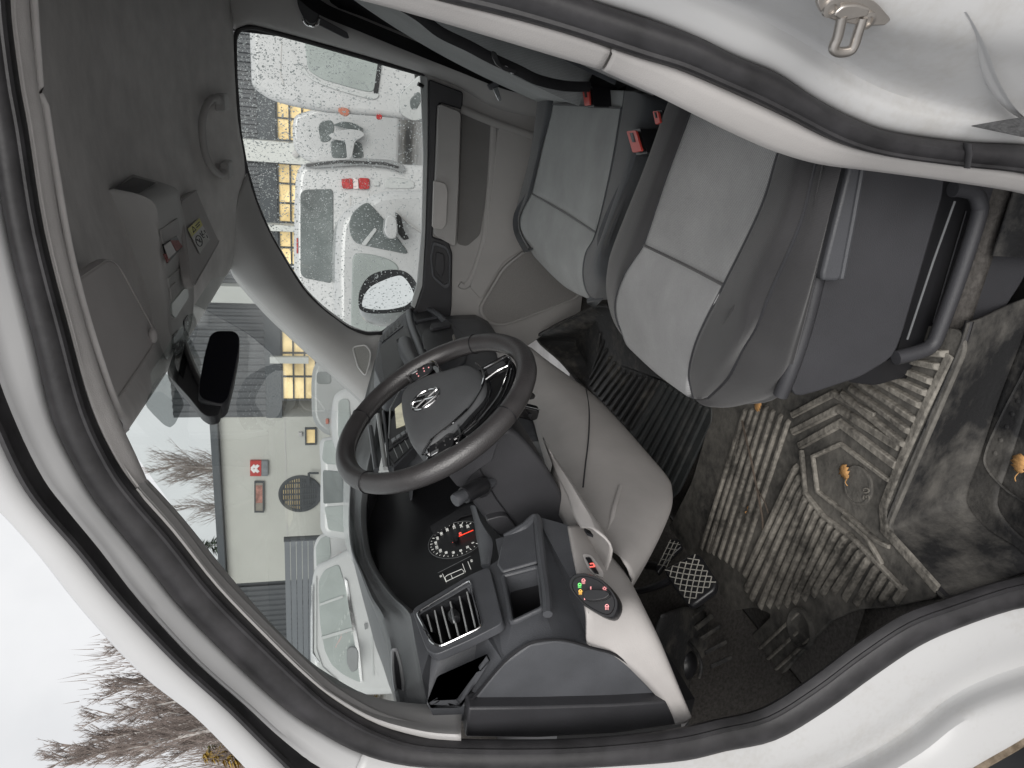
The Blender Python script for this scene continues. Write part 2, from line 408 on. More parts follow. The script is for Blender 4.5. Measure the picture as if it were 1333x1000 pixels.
# ---- cream pillar cover behind the opening (two pieces with a joint)
def rib(inn, outn, d0, d1, bulge, nmid=3):
    """cover strip: starts under the seal, rolls over and dives into the cabin"""
    rows = []
    for (a, b) in zip(inn, outn):
        p = VF(*a, .004); q = VF(*b, d1)
        rows.append([p + Vector((0, .02, 0)), p, p.lerp(q, .4) + Vector((0, -bulge, 0)), q, q + Vector((.03, .05, 0)) * 1.0])
    return rows
cov_low = [((1430, 262), (1430, 285)), ((1340, 226), (1340, 252)), ((1233, 211), (1233, 233)), ((1143, 198), (1130, 219)), ((1083, 180), (1062, 211)), ((1023, 150), (1008, 197)), ((978, 129), (962, 178)), ((933, 109), (907, 151)), ((880, 87), (856, 125)), ((832, 73), (815, 105)), ((797, 62), (782, 89))]
cov_up = [((794, 61), (778, 87)), ((740, 42), (725, 72)), ((650, 17), (643, 47)), ((567, -3), (560, 22)), ((440, -38), (455, -6)), ((300, -61), (310, -32)), ((160, -69), (170, -42)), ((80, -55), (95, -28))]
def dirrib(prs, d1, bulge, dive):
    return [[VF(*a, .02), VF(*a, .003), VF(*a, .002).lerp(VF(*b, d1), .45) + Vector((0, -bulge, 0)), VF(*b, d1), VF(*b, d1) + Vector(dive)] for a, b in prs]
mk('pillar_cover', grid(dirrib(cov_low, .035, .012, (.06, .03, 0)), 4, 4), TRIM, van, solid=.004)
mk('pillar_cover', grid(dirrib(cov_up, .035, .012, (.06, .03, 0)), 4, 4), TRIM, van, solid=.004)

# ---- pale edge of the headliner along the top of the opening
top_tr = [((80, -55), (95, -28)), ((26, -33), (48, -22)), ((13, 0), (38, 0)), ((24, 100), (48, 100)), ((36, 168), (60, 168)), ((57, 300), (80, 298)), ((90, 430), (112, 424)), ((118, 530), (144, 520)), ((150, 598), (176, 590)), ((180, 640), (193, 628))]
mk('headliner_edge', grid(dirrib(top_tr, .035, .008, (0, .05, .03)), 4, 4), mat('headliner_edge_fabric', (.56, .54, .53), .9, .05, 40, bump=.35, bs=800), van, solid=.004)
# ---- near windscreen pillar cover
pil = [((176, 637), (195, 629)), ((225, 692), (241, 679)), ((282, 764), (301, 753)), ((350, 833), (351, 811)), ((400, 881), (398, 858)), ((437, 912), (433, 882)), ((494, 944), (475, 904)), ((560, 962), (530, 915)), ((600, 966), (601, 918))]
rows = []
for a, b in pil:
    p, q = VF(*a, .004), VF(*b, .09)
    m = VF((a[0] * .5 + b[0] * .5), (a[1] * .5 + b[1] * .5), .03)
    rows.append([p + Vector((0, .02, 0)), p, VF(a[0] * .8 + b[0] * .2, a[1] * .8 + b[1] * .2, -.001), m, q, q + Vector((-.10, .03, 0))])
mk('windscreen_pillar_cover', grid(rows, 4, 4), GTRIM, van, solid=.004)

# ---- outer body round the top and front of the opening: painted flange, second seal, outer pillar
SO = [(-30, 0), (-20, 105), (-9, 175), (12, 305), (45, 440), (70, 545), (110, 626), (139, 668), (183, 722), (239, 792), (308, 862), (363, 912), (408, 944), (474, 978), (555, 1000)]
GO = [(-70, 0), (-62, 110), (-52, 185), (-34, 320), (-5, 460), (28, 552), (63, 622), (95, 664), (137, 716), (190, 785), (262, 863), (325, 918), (375, 962), (445, 1010), (540, 1050)]
KO = [(-105, 0), (-98, 115), (-88, 195), (-70, 335), (-36, 480), (-4, 560), (24, 620), (52, 660), (95, 708), (148, 772), (222, 850), (290, 913), (345, 970), (410, 1035), (520, 1110)]
WO = [(-150, 0), (-145, 130), (-135, 210), (-118, 360), (-82, 520), (-40, 610), (-8, 645), (20, 672), (52, 710), (112, 788), (185, 868), (253, 920), (310, 978), (375, 1050), (490, 1160)]
S3, G3, K3, W3 = [VF(*p, -.008) for p in SO], [VF(*p, -.030) for p in GO], [VF(*p, -.055) for p in KO], [VF(*p, -.045) for p in WO]
mk('door_flange', lin([[s, s.lerp(g, .33) + Vector((0, -.002, 0)), s.lerp(g, .66) + Vector((0, -.002, 0)), g, g.lerp(k, .25)] for s, g, k in zip(cr(S3, 4), cr(G3, 4), cr(K3, 4))]), PAINT, van, solid=.002)
mk('outer_seal', band(cr([g.lerp(k, .10) + Vector((0, -.003, 0)) for g, k in zip(G3, K3)], 4), cr(K3, 4), (0, -.010, 0), (0, .003, 0), 6), RUBBER, van)
mk('outer_seal_lip', tube(cr([g.lerp(k, .72) + Vector((0, -.009, 0)) for g, k in zip(G3, K3)], 4), .004, 6), RUBBER, van)
mk('outer_pillar', lin([[k, k.lerp(w_, .25) + Vector((-.006, -.009, .006)), k.lerp(w_, .5) + Vector((-.01, -.012, .008)), k.lerp(w_, .75) + Vector((-.007, -.009, .006)), w_, w_ + Vector((-.015, .02, .01)), w_ + Vector((-.03, .05, .02)), w_ + Vector((-.06, .12, .03))] for k, w_ in zip(cr(K3, 5), cr(W3, 5))]), PAINT, van, solid=.003, ang=60)

# ---- painted rear jamb with its hollows
def surf(px, Yd): return [VF(x, y, d) for (x, y), d in zip(px, Yd)]
JR = []
jst = [((1445, 215), (1470, 150), (1500, 60), (1560, -60)), ((1345, 190), (1352, 150), (1390, 40), (1430, -80)), ((1253, 184), (1262, 140), (1280, 30), (1300, -90)), ((1160, 171), (1180, 120), (1190, 20), (1190, -100)),
       ((1110, 154), (1130, 100), (1125, 5), (1120, -110)), ((1060, 128), (1080, 70), (1070, -15), (1050, -120)), ((1008, 94), (1030, 40), (1020, -35), (1000, -130)), ((955, 72), (975, 12), (970, -55), (940, -140)),
       ((858, 29), (880, -25), (870, -80), (840, -160)), ((775, 2), (795, -48), (790, -100), (760, -170)), ((600, -55), (610, -95), (610, -130), (600, -190)), ((440, -92), (445, -120), (450, -150), (450, -210)), ((310, -118), (310, -140), (310, -165), (310, -220)), ((140, -125), (130, -145), (120, -170), (90, -230)), ((20, -105), (0, -125), (-20, -150), (-60, -210))]
hol = [0, .006, .010, .012, .012, .012, .012, .01, .008, .006, 0, 0, 0, 0, 0]
for i, (a, b, c, d) in enumerate(jst):
    JR.append([VF(*a, .03), VF(*a, -.008), VF((a[0] + b[0]) / 2, (a[1] + b[1]) / 2, -.022), VF(*b, -.040 + hol[i] * 1.6), VF((b[0] + c[0]) / 2, (b[1] + c[1]) / 2, -.070), VF(*c, -.105), VF(*d, -.125)])
mk('rear_jamb', grid(JR, 5, 5), JAMBP, van, solid=.003)
# embossed rib pressed into the jamb
e = [VF(1255, 15, -.108), VF(1275, 60, -.09), VF(1293, 110, -.06), VF(1325, 150, -.036), VF(1380, 176, -.026)]
mk('jamb_pressing', tube(cr(e, 6), [.002 + .006 * math.sin(math.pi * k / 24) for k in range(25)], 10, flat=.12, ref=(0, 1, 0)), PAINT, van)
pd = rnd([VF(1262, 164, -.040), VF(1290, 159, -.046), VF(1345, 150, -.055), VF(1352, 183, -.032)], .004)
mk('jamb_pad', extr(pd, (0, -.004, 0)), mat('grey_foam', (.11, .11, .112), .9, .35, 160, bump=.8, bs=500), van)
# ---- painted sill and lower front jamb
sl_ = [((474, 978), (460, 1010), (440, 1060), (420, 1120)), ((555, 993), (555, 1030), (555, 1080), (555, 1150)), ((700, 995), (700, 1040), (700, 1090), (700, 1160)), ((800, 991), (805, 1040), (810, 1085), (815, 1160)), ((886, 985), (900, 1030), (920, 1075), (940, 1150)), ((939, 973), (960, 1012), (990, 1060), (1020, 1130)),
       ((1004, 959), (1030, 990), (1070, 1045), (1110, 1100)), ((1070, 921), (1100, 960), (1140, 1015), (1175, 1055)), ((1133, 876), (1165, 918), (1200, 980), (1225, 1026)), ((1190, 838), (1215, 880), (1245, 945), (1266, 1000)), ((1244, 813), (1262, 852), (1290, 922), (1308, 976)),
       ((1310, 791), (1325, 830), (1345, 902), (1358, 948)), ((1415, 765), (1430, 800), (1445, 870), (1455, 905)), ((1515, 650), (1550, 690), (1590, 760), (1620, 800))]
SR = []
for a, b, c, d in sl_:
    m1 = ((a[0] * .7 + b[0] * .3), (a[1] * .7 + b[1] * .3))
    SR.append([VF(*a, .03), VF(*a, -.008), VF(*m1, -.020), VF(*b, -.030), VF((b[0] + c[0]) / 2, (b[1] + c[1]) / 2, -.032), VF(*c, -.075), VF(*d, -.10), VF(*d, -.10) + Vector((0, .015, -.03))])
mk('sill_panel', grid(SR, 5, 5), JAMBP, van, solid=.003)
edge = [VF(*d, -.098) + Vector((0, -.002, -.003)) for a, b, c, d in sl_]
mk('sill_edge_strip', tube(cr(edge, 4), .006, 6), dirty('muddy_edge', (.10, .075, .05), (.24, .19, .14), 20, .4, .6), van)
mk('sill_skirt', lin([[p + Vector((0, .012, -.004)) for p in edge], [p + Vector((0, .05, -.10)) for p in edge], [p + Vector((0, .10, -.16)) for p in edge]]), BLACK, van, solid=.003)

mk('under_sill_slab', extr(rnd([Vector((x_, y_, .30)) for x_, y_ in ((-1.6, .36), (.2, .36), (.2, .82), (-1.6, .82))], .02), (0, 0, .07)), BLACK, van, bev=.01)  # plain black slab filling the corner below the sill edge
# ---- striker bolted to the jamb
s0 = VF(1103, 12, -.112)
nJ = Vector((-.42, -.84, -.1)).normalized()
st = thing('door_striker', 'zinc plated door striker loop bolted to the white rear jamb', 'door striker', s0)
def VJ(x, y, h=0): return V(x, y, p=s0 + nJ * h, n=nJ)
plp = rnd([VJ(1058, -6), VJ(1064, 14), VJ(1082, 24), VJ(1120, 31), VJ(1148, 30), VJ(1156, 22), VJ(1135, -2), VJ(1100, -14)], .006, 3)
mk('plate', extr(plp, nJ * .005), STEEL, st, bev=.0015)
mk('boss', extr(rnd([VJ(1080, 16, .004), VJ(1092, 25, .004), VJ(1125, 18, .004), VJ(1129, 9, .004), VJ(1112, 3, .004), VJ(1094, 4, .004)], .004), nJ * .005), STEEL, st, bev=.0015)
lp = cr([VJ(1091, 16), VJ(1089, 26), VJ(1085, 44), VJ(1080, 58), VJ(1087, 63.5), VJ(1101, 62), VJ(1107, 54), VJ(1112, 37), VJ(1118, 18)], 5)
lp = [p + nJ * .006 for p in lp]
mk('loop', tube(lp, .0042, 10), STEEL, st)
for x, y in ((1081, 10), (1128, 26)):
    c = VJ(x, y, .005)
    mk('screw', join(lathe([(.0075, 0), (.007, .0025), (.004, .003), (.0035, .001)], c, nJ, 14)), STEEL, st)

# ================================================================== HEADLINER, FAR SIDE, WINDSCREEN
HN, HF = V(160, 555, Y=.86), V(300, 343, Y=2.25)
def far(x, y, off=0.0):
    q = V(x, y, Y=2.42 + off)
    for _ in range(6): q = V(x, y, Y=2.42 + off - .21 * max(0, min(q.z, 1.9) - 1.13))
    return q
def roofz(X, Y):
    t = (Y - 1.58) / .75
    zc = 1.815 - .085 * t * t - .03 * t ** 4
    if X < -.05: zc -= .11 * min(1, (-.05 - X) / .40) ** 1.5 * (1 - .2 * t * t)
    return zc
rows = []
wt = [far(301, 20, -.012), far(301, 48, -.012), far(303, 100, -.012), far(308, 170, -.012), far(317, 225, -.012), far(331, 262, -.012), V(300, 343, Y=2.25)]
hd = [V(300, 343, Y=2.25), V(266, 396, Y=1.95), V(232, 447, Y=1.58), V(197, 500, Y=1.2), V(160, 555, Y=.86)]
tn = [VF(*b, .05) for b in [(95, -28), (48, -20), (38, 0), (48, 100), (60, 168), (80, 298), (112, 424), (144, 520), (193, 630)]]
tn = resamp(tn, 9)
wt9 = resamp([wt[0] + Vector((.45, 0, .03))] + wt, 9)
for i in range(9):
    a, b = tn[i], wt9[i]; row = [a]
    if i == 0: a = a + Vector((.5, 0, .0)); row = [a]
    for k, t in enumerate((.08, .2, .36, .55, .74, .9)):
        p = a.lerp(b, t); s = math.sin(math.pi * t)
        fr = 1 - max(0, (i - 4) / 4) ** 1.5
        hz_ = .105 + .035 * fr
        row.append(p + Vector((-.015 * s * (i / 8), 0, hz_ * s ** .7)))
    row.append(b); rows.append(row)
# the front row is the straight header over the windscreen
rows[-1] = resamp(cr(hd[::-1], 6), 8)
rows[-2] = [p.lerp(q, .35) + Vector((.02, 0, .006)) for p, q in zip(rows[-2], rows[-1])]
rows.append([p + Vector((-.02, 0, .012)) for p in rows[-1]])
mk('headliner', grid(rows, 5, 4), HEAD, van, solid=.006)
mk('roof_skin', lin([[Vector((x, y, 1.93 - .05 * ((y - 1.58) / .9) ** 2)) for y in (.72, 1.0, 1.58, 2.1, 2.44)] for x in (-.42, 0, .5, 1.2)]), PAINT, van, solid=.004)

# far side structure: rail over the window, B pillar, door ring
win = [(305, 52), (309, 40), (318, 36), (332, 36), (400, 54), (480, 77), (547, 96), (556, 101), (557, 108), (556, 200), (553, 300), (549, 370), (541, 398), (520, 417), (497, 434), (478, 435), (456, 429), (440, 419), (418, 402), (395, 378), (372, 343), (350, 304), (333, 264), (320, 220), (311, 170), (306, 100)]
W3D = [far(*p) for p in win]
# A pillar trim at the far side
ap_w = [(322, 226), (333, 262), (350, 302), (372, 341), (395, 377), (418, 401), (440, 418), (456, 429), (478, 437), (498, 437), (530, 450)]
ap_g = [(296, 328), (301, 344), (320, 368), (345, 396), (370, 420), (396, 444), (420, 466), (440, 484), (465, 507), (488, 530), (520, 560)]
rows = []
for (a, b) in zip(ap_w, ap_g):
    p = far(*a, -.008); q = V(*b, Y=2.24)
    rows.append([p + Vector((0, .05, 0)), p, p.lerp(q, .28) + Vector((.015, -.03, 0)), p.lerp(q, .6) + Vector((.012, -.035, 0)), q, q + Vector((-.05, .04, 0))])
apc = mk('windscreen_pillar_cover', grid(rows, 4, 4), GTRIM, van, solid=.004)
gp = [(459, 452), (476, 449), (483, 459), (481, 474), (476, 490), (466, 478)]
pp = Vector(rows[7][2]); pn = Vector((.75, -.62, .25)).normalized()
def VA(x, y, h=0): return V(x, y, p=V(472, 466, Y=2.235) + pn * h, n=pn)
mk('speaker_grille', extr(rnd([VA(*p, .006) for p in gp], .01, 3), pn * .004), mat('grille_fabric', (.24, .235, .225), .9, .1, 300, bump=.6, bs=900), apc)
mk('grille_rim', tube(rnd([VA(*p, .010) for p in gp], .012, 3), .003, 6, True), GTRIM, apc)
# window gasket
mk('window_gasket', tube(rnd(W3D, .01, 2), .007, 8, True), RUBBER, van)
# rail and B pillar at the far side (grey moulding behind the window)
bp_top = [(290, -40), (296, 10), (304, 34), (318, 31), (332, 31), (400, 49), (480, 72), (559, 97), (600, 113), (640, 137), (690, 150), (730, 155)]
bp_bot = [(290, -90), (340, -60), (380, -45), (395, -30), (410, -10), (430, 30), (470, 47), (559, 81), (632, 103), (664, 116), (705, 119), (740, 124)]
rows = []
for a, b in zip(bp_top, bp_bot):
    p, q = far(*a, -.004), far(*b, -.05)
    rows.append([p + Vector((0, .06, 0)), p, p.lerp(q, .3) + Vector((0, -.012, 0)), q, q + Vector((.05, .02, 0))])
mk('pillar_cover', grid(rows, 4, 3), GTRIM, van, solid=.004)
# dark partition behind the seats and closing panels
mk('partition', lin([[Vector((.62, y, z)) for y in (.72, 1.2, 1.8, 2.36)] for z in (.5, 1.1, 1.84)]), DASHD, van, solid=.01)
mk('side_lining', lin([[Vector((x, .74 + .12 * max(0, z - 1.1), z)) for x in (.14, .4, .62)] for z in (.5, 1.1, 1.84)]), GTRIM, van, solid=.01)
mk('side_lining', lin([[Vector((x, 2.44 - .21 * max(0, z - 1.13), z)) for x in (.10, .35, .62)] for z in (.5, 1.13, 1.84)]), DASHD, van, solid=.01)

mk('side_lining', lin([[Vector((x, 2.445, z)) for z in (.5, .75, 1.0)] for x in (-.06, .03, .12)]), DASHD, van, solid=.008)
# windscreen
g0, g1 = V(300, 343, Y=2.25), V(485, 527, Y=2.25); n0 = V(195, 627, Y=.86)
gn = (g1 - g0).cross(n0 - g0).normalized()
def VW(x, y, h=0): return V(x, y, p=g0 + gn * h, n=gn)
if gn.x > 0: gn = -gn
base = [VW(150, 556, .02), VW(300, 325, .02), VW(540, 560, .02), VW(560, 700, .02), VW(580, 930, .02), VW(480, 925, .02), VW(330, 805, .02)]
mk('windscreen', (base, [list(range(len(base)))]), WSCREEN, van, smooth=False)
# grey shade band patches printed round the mirror foot
FR = glass('shade_print', (.46, .48, .48))
for pts in ([(226, 437), (240, 424), (262, 470), (260, 490), (250, 508), (228, 480)], [(186, 526), (215, 482), (241, 525), (228, 552), (221, 557), (213, 553)]):
    P = rnd([VW(*p, .014) for p in pts], .02, 3)
    mk('shade_print', (P, [list(range(len(P)))]), FR, van, smooth=False)
# thin wiper line seen through the glass

mk('header_corner', grid([[V(112, 490, Y=.90), V(140, 536, Y=.90), V(158, 566, Y=.89)], [V(140, 490, Y=.96), V(156, 540, Y=.92), V(166, 562, Y=.90)]], 2, 2), GTRIM, van, solid=.004)
# ================================================================== PASSENGER DOOR
door = thing('passenger_door', 'closed grey passenger door with rain-spotted window on the far side of the cab', 'car door', (-.3, 2.42, .5))
glassP = [far(*p, .012) for p in win]
c_ = sum(glassP, Vector()) / len(glassP)
mk('window_glass', (glassP, [list(range(len(glassP)))]), WINDOW, door, smooth=False)
def D(pts, off): return [far(x, y, off) for x, y in pts]
mk('door_panel', extr(D([(548, 93), (600, 113), (700, 150), (780, 160), (800, 380), (765, 400), (705, 438), (660, 470), (600, 470), (560, 450), (552, 430), (541, 400), (553, 300), (556, 200)], -.005), (0, .05, 0)), DOORP, door, bev=.004)
mk('belt_seal', extr(D([(547, 98), (557, 101), (557, 200), (554, 300), (550, 372), (540, 402), (535, 398), (543, 368), (549, 300), (551, 200)], -.012), (0, .012, 0)), mat('belt_seal_grey', (.50, .52, .52), .35, .05, 20), door, bev=.002)
mk('lock_pin', tube([far(544, 109, -.02), far(551, 113, -.02)], .006, 8), BLACK, door)
mk('sill_cap', extr(rnd(D([(558, 103), (603, 120), (602, 143), (573, 134), (569, 142), (566, 235), (563, 309), (584, 315), (589, 330), (588, 400), (582, 446), (552, 436), (541, 402), (550, 375), (555, 310), (558, 200)], -.02), .006, 2), (0, .03, 0)), DASHD, door, bev=.004)
hr = rnd(D([(564, 314), (582, 321), (587, 333), (586, 372), (580, 377), (563, 362), (560, 335)], -.03), .01, 3)
hi = [p.lerp(sum(hr, Vector()) / len(hr), .16) for p in hr]
mk('handle_bezel', frame(hr, hi, (0, .012, 0)), DASH, door, bev=.0015)
mk('door_handle', extr(rnd(D([(568, 328), (578, 331), (579, 350), (575, 362), (566, 352)], -.028), .006), (0, .006, 0)), DASHD, door, bev=.002)
mk('armrest', extr(rnd(D([(571, 135), (600, 146), (597, 240), (593, 322), (565, 306), (567, 234)], -.050), .012, 3), (0, .06, 0)), DOORP, door, bev=.010, seg=3)
mk('pull_handle', extr(rnd(D([(565, 235), (580, 239), (583, 250), (581, 292), (576, 299), (563, 297)], -.062), .006, 3), (0, .02, 0)), TRIM, door, bev=.004)
ins = D([(601, 146), (641, 163), (636, 220), (631, 268), (625, 306), (608, 321), (595, 318), (598, 240)], -.0085)
mk('door_inset', extr(rnd(ins, .012, 3), (0, .006, 0)), DOORD, door, bev=.001)
rid = cr(D([(600, 142), (643, 160), (690, 176), (720, 186)], -.02), 5)
mk('panel_ridge', tube(rid, .012, 8, flat=.5, ref=(0, 0, 1)), DOORP, door)
rid = cr(D([(643, 162), (639, 230), (634, 280), (630, 312), (618, 352), (607, 372), (598, 370)], -.012), 5)
mk('panel_ridge', tube(rid, .011, 8, flat=.7, ref=(0, 0, 1)), DOORP, door)
mk('lower_panel', extr(rnd(D([(648, 166), (700, 180), (770, 195), (785, 330), (690, 318), (655, 342), (626, 390), (612, 374), (632, 312), (641, 240)], -.022), .012, 3), (0, .02, 0)), DOORP, door, bev=.006)
sp = rnd(D([(688, 322), (655, 348), (621, 405), (636, 424), (656, 425), (672, 420), (756, 388), (770, 360), (740, 320)], -.024), .03, 4)
spi = [p.lerp(sum(sp, Vector()) / len(sp), .07) for p in sp]
mk('speaker_frame', frame(sp, spi, (0, .02, 0)), DOORP, door, bev=.003)
mk('speaker_grille', extr([p + Vector((0, .006, 0)) for p in spi], (0, .01, 0)), mat('speaker_mesh', (.27, .262, .255), .8, .12, 400, bump=.7, bs=1200), door)
# rain drops on the window: tiny domes on the outer face
dv, df = [], []
rr = random.Random(4)
import mathutils
def inside(x, y):
    c = False; j = len(win) - 1
    for i in range(len(win)):
        xi, yi = win[i]; xj, yj = win[j]
        if (yi > y) != (yj > y) and x < (xj - xi) * (y - yi) / (yj - yi) + xi: c = not c
        j = i
    return c
gnr = Vector((0, 1, .21)).normalized(); gu = Vector((1, 0, 0)); gv = gnr.cross(gu)
cnt = 0
while cnt < 7500:
    x = rr.uniform(302, 556); y = rr.uniform(36, 436)
    if not inside(x, y): continue
    if rr.random() > (1.0 - .55 * (x - 302) / 254): continue
    cnt += 1
    o = far(x, y, .015); s = rr.choice((.0007, .0008, .0010, .0012, .0015, .0022)) * rr.uniform(.8, 1.2)
    b0 = len(dv); n_ = 6
    el = rr.uniform(1, 1.5)
    for ring, (rf, hf) in enumerate(((1, 0), (.75, .42))):
        for k in range(n_):
            q = 2 * math.pi * k / n_
            dv.append(o + gu * (s * rf * math.cos(q)) + gv * (s * el * rf * math.sin(q)) + gnr * (s * hf))
    dv.append(o + gnr * s * .6)
    for k in range(n_):
        l = (k + 1) % n_
        df.append([b0 + k, b0 + l, b0 + n_ + l, b0 + n_ + k]); df.append([b0 + n_ + k, b0 + n_ + l, b0 + 2 * n_])
    df.append([b0 + k for k in range(n_)][::-1])
wm = bpy.data.materials.new('rain_water'); wm.use_nodes = True; t_ = wm.node_tree; t_.nodes.clear()
o_ = t_.nodes.new('ShaderNodeOutputMaterial'); a_ = t_.nodes.new('ShaderNodeBsdfRefraction'); a_.inputs['IOR'].default_value = 1.12; b_ = t_.nodes.new('ShaderNodeBsdfTranslucent'); b_.inputs['Color'].default_value = (.9, .93, .93, 1)
m_ = t_.nodes.new('ShaderNodeMixShader'); m_.inputs[0].default_value = .62
t_.links.new(a_.outputs[0], m_.inputs[1]); t_.links.new(b_.outputs[0], m_.inputs[2]); t_.links.new(m_.outputs[0], o_.inputs['Surface'])
mk('raindrops', (dv, df), wm, door, kind='stuff', recalc=False, ang=180)

# ================================================================== FLOOR
FZ = .56
mk('cab_floor', lin([[Vector((x, y, FZ - .012)) for y in (.84, 1.2, 1.7, 2.3, 2.44)] for x in (-1.02, -.6, -.1, .62)]), CARPET, van, solid=.02)
mk('cab_floor', lin([[Vector((x, y, FZ - .012)) for y in (.70, .84)] for x in (-1.02, -.80, -.625)]), CARPET, van, solid=.02)
mk('firewall', grid([[Vector((-1.0, y, FZ - .01)), Vector((-1.12, y, FZ + .06)), Vector((-1.26, y, FZ + .25)), Vector((-1.30, y, 1.2))] for y in (.70, 1.0, 1.4, 1.7, 2.1, 2.44)], 3, 4), CARPET, van, solid=.01)
mk('toe_lining', grid([[Vector((x, .70, z)), Vector((x, .715, z + .0)), ] for x, z in ((-1.2, .5), (-1.2, 1.0))], 1, 1), CARPET, van)
# step well
in_e = [V(1262, 418, Z=FZ), V(1250, 455, Z=FZ), V(1215, 536, Z=FZ), V(1180, 620, Z=FZ), V(1156, 682, Z=FZ), V(1160, 700, Z=FZ), V(1190, 732, Z=FZ), V(1226, 772, Z=FZ), V(1250, 790, Z=FZ)]
in_b = [V(1350, 380, Z=.40), V(1330, 440, Z=.40), V(1300, 520, Z=.40), V(1275, 600, Z=.40), V(1262, 640, Z=.40), V(1266, 662, Z=.40), V(1290, 690, Z=.40), V(1330, 715, Z=.40), V(1350, 740, Z=.40)]
wellrows = []
for a, b in zip(in_e, in_b):
    wellrows.append([a + (a - b) * .05, a, a.lerp(b, .12) + Vector((0, 0, -.004)), a.lerp(b, .5) + Vector((.0, .012, -.02)), a.lerp(b, .88) + Vector((0, .004, -.012)), b, b + Vector((.02, -.05, -.001))])
mk('step_well', grid(wellrows, 4, 4), STEP, van, solid=.004)
mk('step_tread', lin([[Vector((x, y, .398)) for y in (.58, .70, .80, .92)] for x in (-.66, -.4, -.2, .1, .4)]), STEP, van, solid=.004)
mk('step_well_edge', tube(cr(in_e, 5), .006, 8), RUBBER, van)
mk('seat_riser', lin([[Vector((-.14, .82, .55)), Vector((-.14, .83, .39))], [Vector((.4, .82, .55)), Vector((.4, .83, .39))]]), STEP, van, solid=.004)
# raised tread border and studs moulded into the step
bd = cr([V(1345, 660, Z=.404), V(1312, 640, Z=.404), V(1286, 612, Z=.404), V(1283, 590, Z=.404), V(1302, 545, Z=.404), V(1330, 490, Z=.404), V(1350, 450, Z=.404)], 4)
mk('tread_border', tube(bd, .0025, 6, flat=.7), STEP, van)
for k in range(7):
    a = V(1296 + k * 7.5, 590 - k * 17, Z=.402)
    mk('tread_stud', lathe([(.0045, 0), (.004, .002), (.002, .003)], a, (0, 0, 1), 8), STEP, van)

# ================================================================== FLOOR MATS
drv = thing('floor_mat', 'dusty ribbed black rubber mat in the driver footwell with an oak leaf on it', 'floor mat', V(1050, 650, Z=FZ))
mo = [(1258, 430), (1262, 455), (1160, 690), (1228, 768), (1222, 778), (1165, 790), (1120, 793), (1085, 808), (1020, 880), (992, 906), (980, 900), (958, 862), (960, 848), (1010, 800), (985, 790), (930, 800), (915, 795), (868, 700), (905, 625), (928, 545), (930, 520), (1000, 500), (1100, 470), (1180, 420)]
mk('mat_sheet', extr(rnd(VL(mo, Z=FZ - .002), .02, 3), (0, 0, .008)), MATR, drv, bev=.003)
RZ = FZ + .006
def pline(px, n): return resamp([V(x, y, Z=RZ) for x, y in px], n)
def ribs(A, B, n, w_, h_, wob=.0015, par=drv, m=MATT, name='mat_rib'):
    a, b = pline(A, n), pline(B, n)
    for p, q in zip(a, b):
        p = p + Vector((rr.uniform(-wob, wob), rr.uniform(-wob, wob), 0)); q = q + Vector((rr.uniform(-wob, wob), rr.uniform(-wob, wob), 0))
        d = (q - p).normalized(); s = d.cross(Vector((0, 0, 1))) * w_
        mk(name, bar(p, q, s, (0, 0, h_)), m, par, bev=.0012, seg=1)
ribs([(1040, 604), (1050, 640), (1077, 675), (1112, 703), (1143, 733), (1180, 764)], [(970, 752), (972, 776), (990, 792), (1020, 792), (1060, 776), (1085, 773), (1110, 790), (1165, 786)], 17, .0066, .009)
ribs([(1235, 462), (1205, 528), (1182, 580)], [(1186, 458), (1140, 485), (1094, 510)], 8, .0066, .009)
ribs([(972, 532), (1000, 527), (1028, 545)], [(914, 716), (938, 728), (962, 744)], 7, .006, .007)
def ridge(px, w_, h_, name='mat_ridge', par=drv, m=MATT, z=RZ):
    return mk(name, mitre([V(x, y, Z=z) for x, y in px], w_, h_), m, par, bev=.0012, seg=1, ang=30)
ridge([(1032, 540), (1086, 512), (1140, 542)], .008, .006)
ridge([(1033, 562), (1093, 532), (1172, 582)], .009, .007)
ridge([(1042, 580), (1095, 551), (1168, 606)], .009, .007)
ridge([(1045, 586), (1047, 602), (1050, 642), (1075, 673), (1112, 700), (1140, 728), (1178, 768)], .005, .008)
ridge([(1160, 626), (1096, 578), (1060, 594), (1066, 640), (1100, 666), (1143, 704), (1160, 712)], .0045, .007)
ridge([(1098, 672), (1130, 700), (1150, 735)], .005, .006)
ridge([(1238, 462), (1205, 530), (1170, 608), (1150, 660), (1152, 690), (1185, 726), (1222, 768)], .010, .004)
ridge([(985, 570), (952, 680)], .006, .006); ridge([(962, 572), (945, 640), (925, 720)], .004, .004)
# moulded disc and number on the heel pad
hc = V(1118, 632, Z=RZ)
mk('heel_disc', lathe([(.034, 0), (.034, .004), (.030, .0045), (.030, .003), (.001, .003)], hc, (0, 0, 1), 28), MATR, drv)
up_ = (V(1100, 640, Z=RZ) - V(1130, 640, Z=RZ)); ri_ = (V(1118, 600, Z=RZ) - V(1118, 660, Z=RZ)); 
mk('moulded_number', glyphs('30', .022, V(1128, 643, Z=RZ + .0048), ri_, up_, .001), MATT, drv, smooth=False)
# foot rest pad of the mat, with a worn heel cup
ridge([(975, 858), (1045, 793)], .004, .003); ridge([(985, 872), (1040, 822)], .004, .003); ridge([(992, 888), (1055, 832)], .004, .003)
cup = V(1043, 818, Z=RZ)
mk('heel_cup', lathe([(.040, 0), (.038, .006), (.034, .007), (.028, .002), (.002, .0015)], cup, (0, 0, 1), 28), MATR, drv)

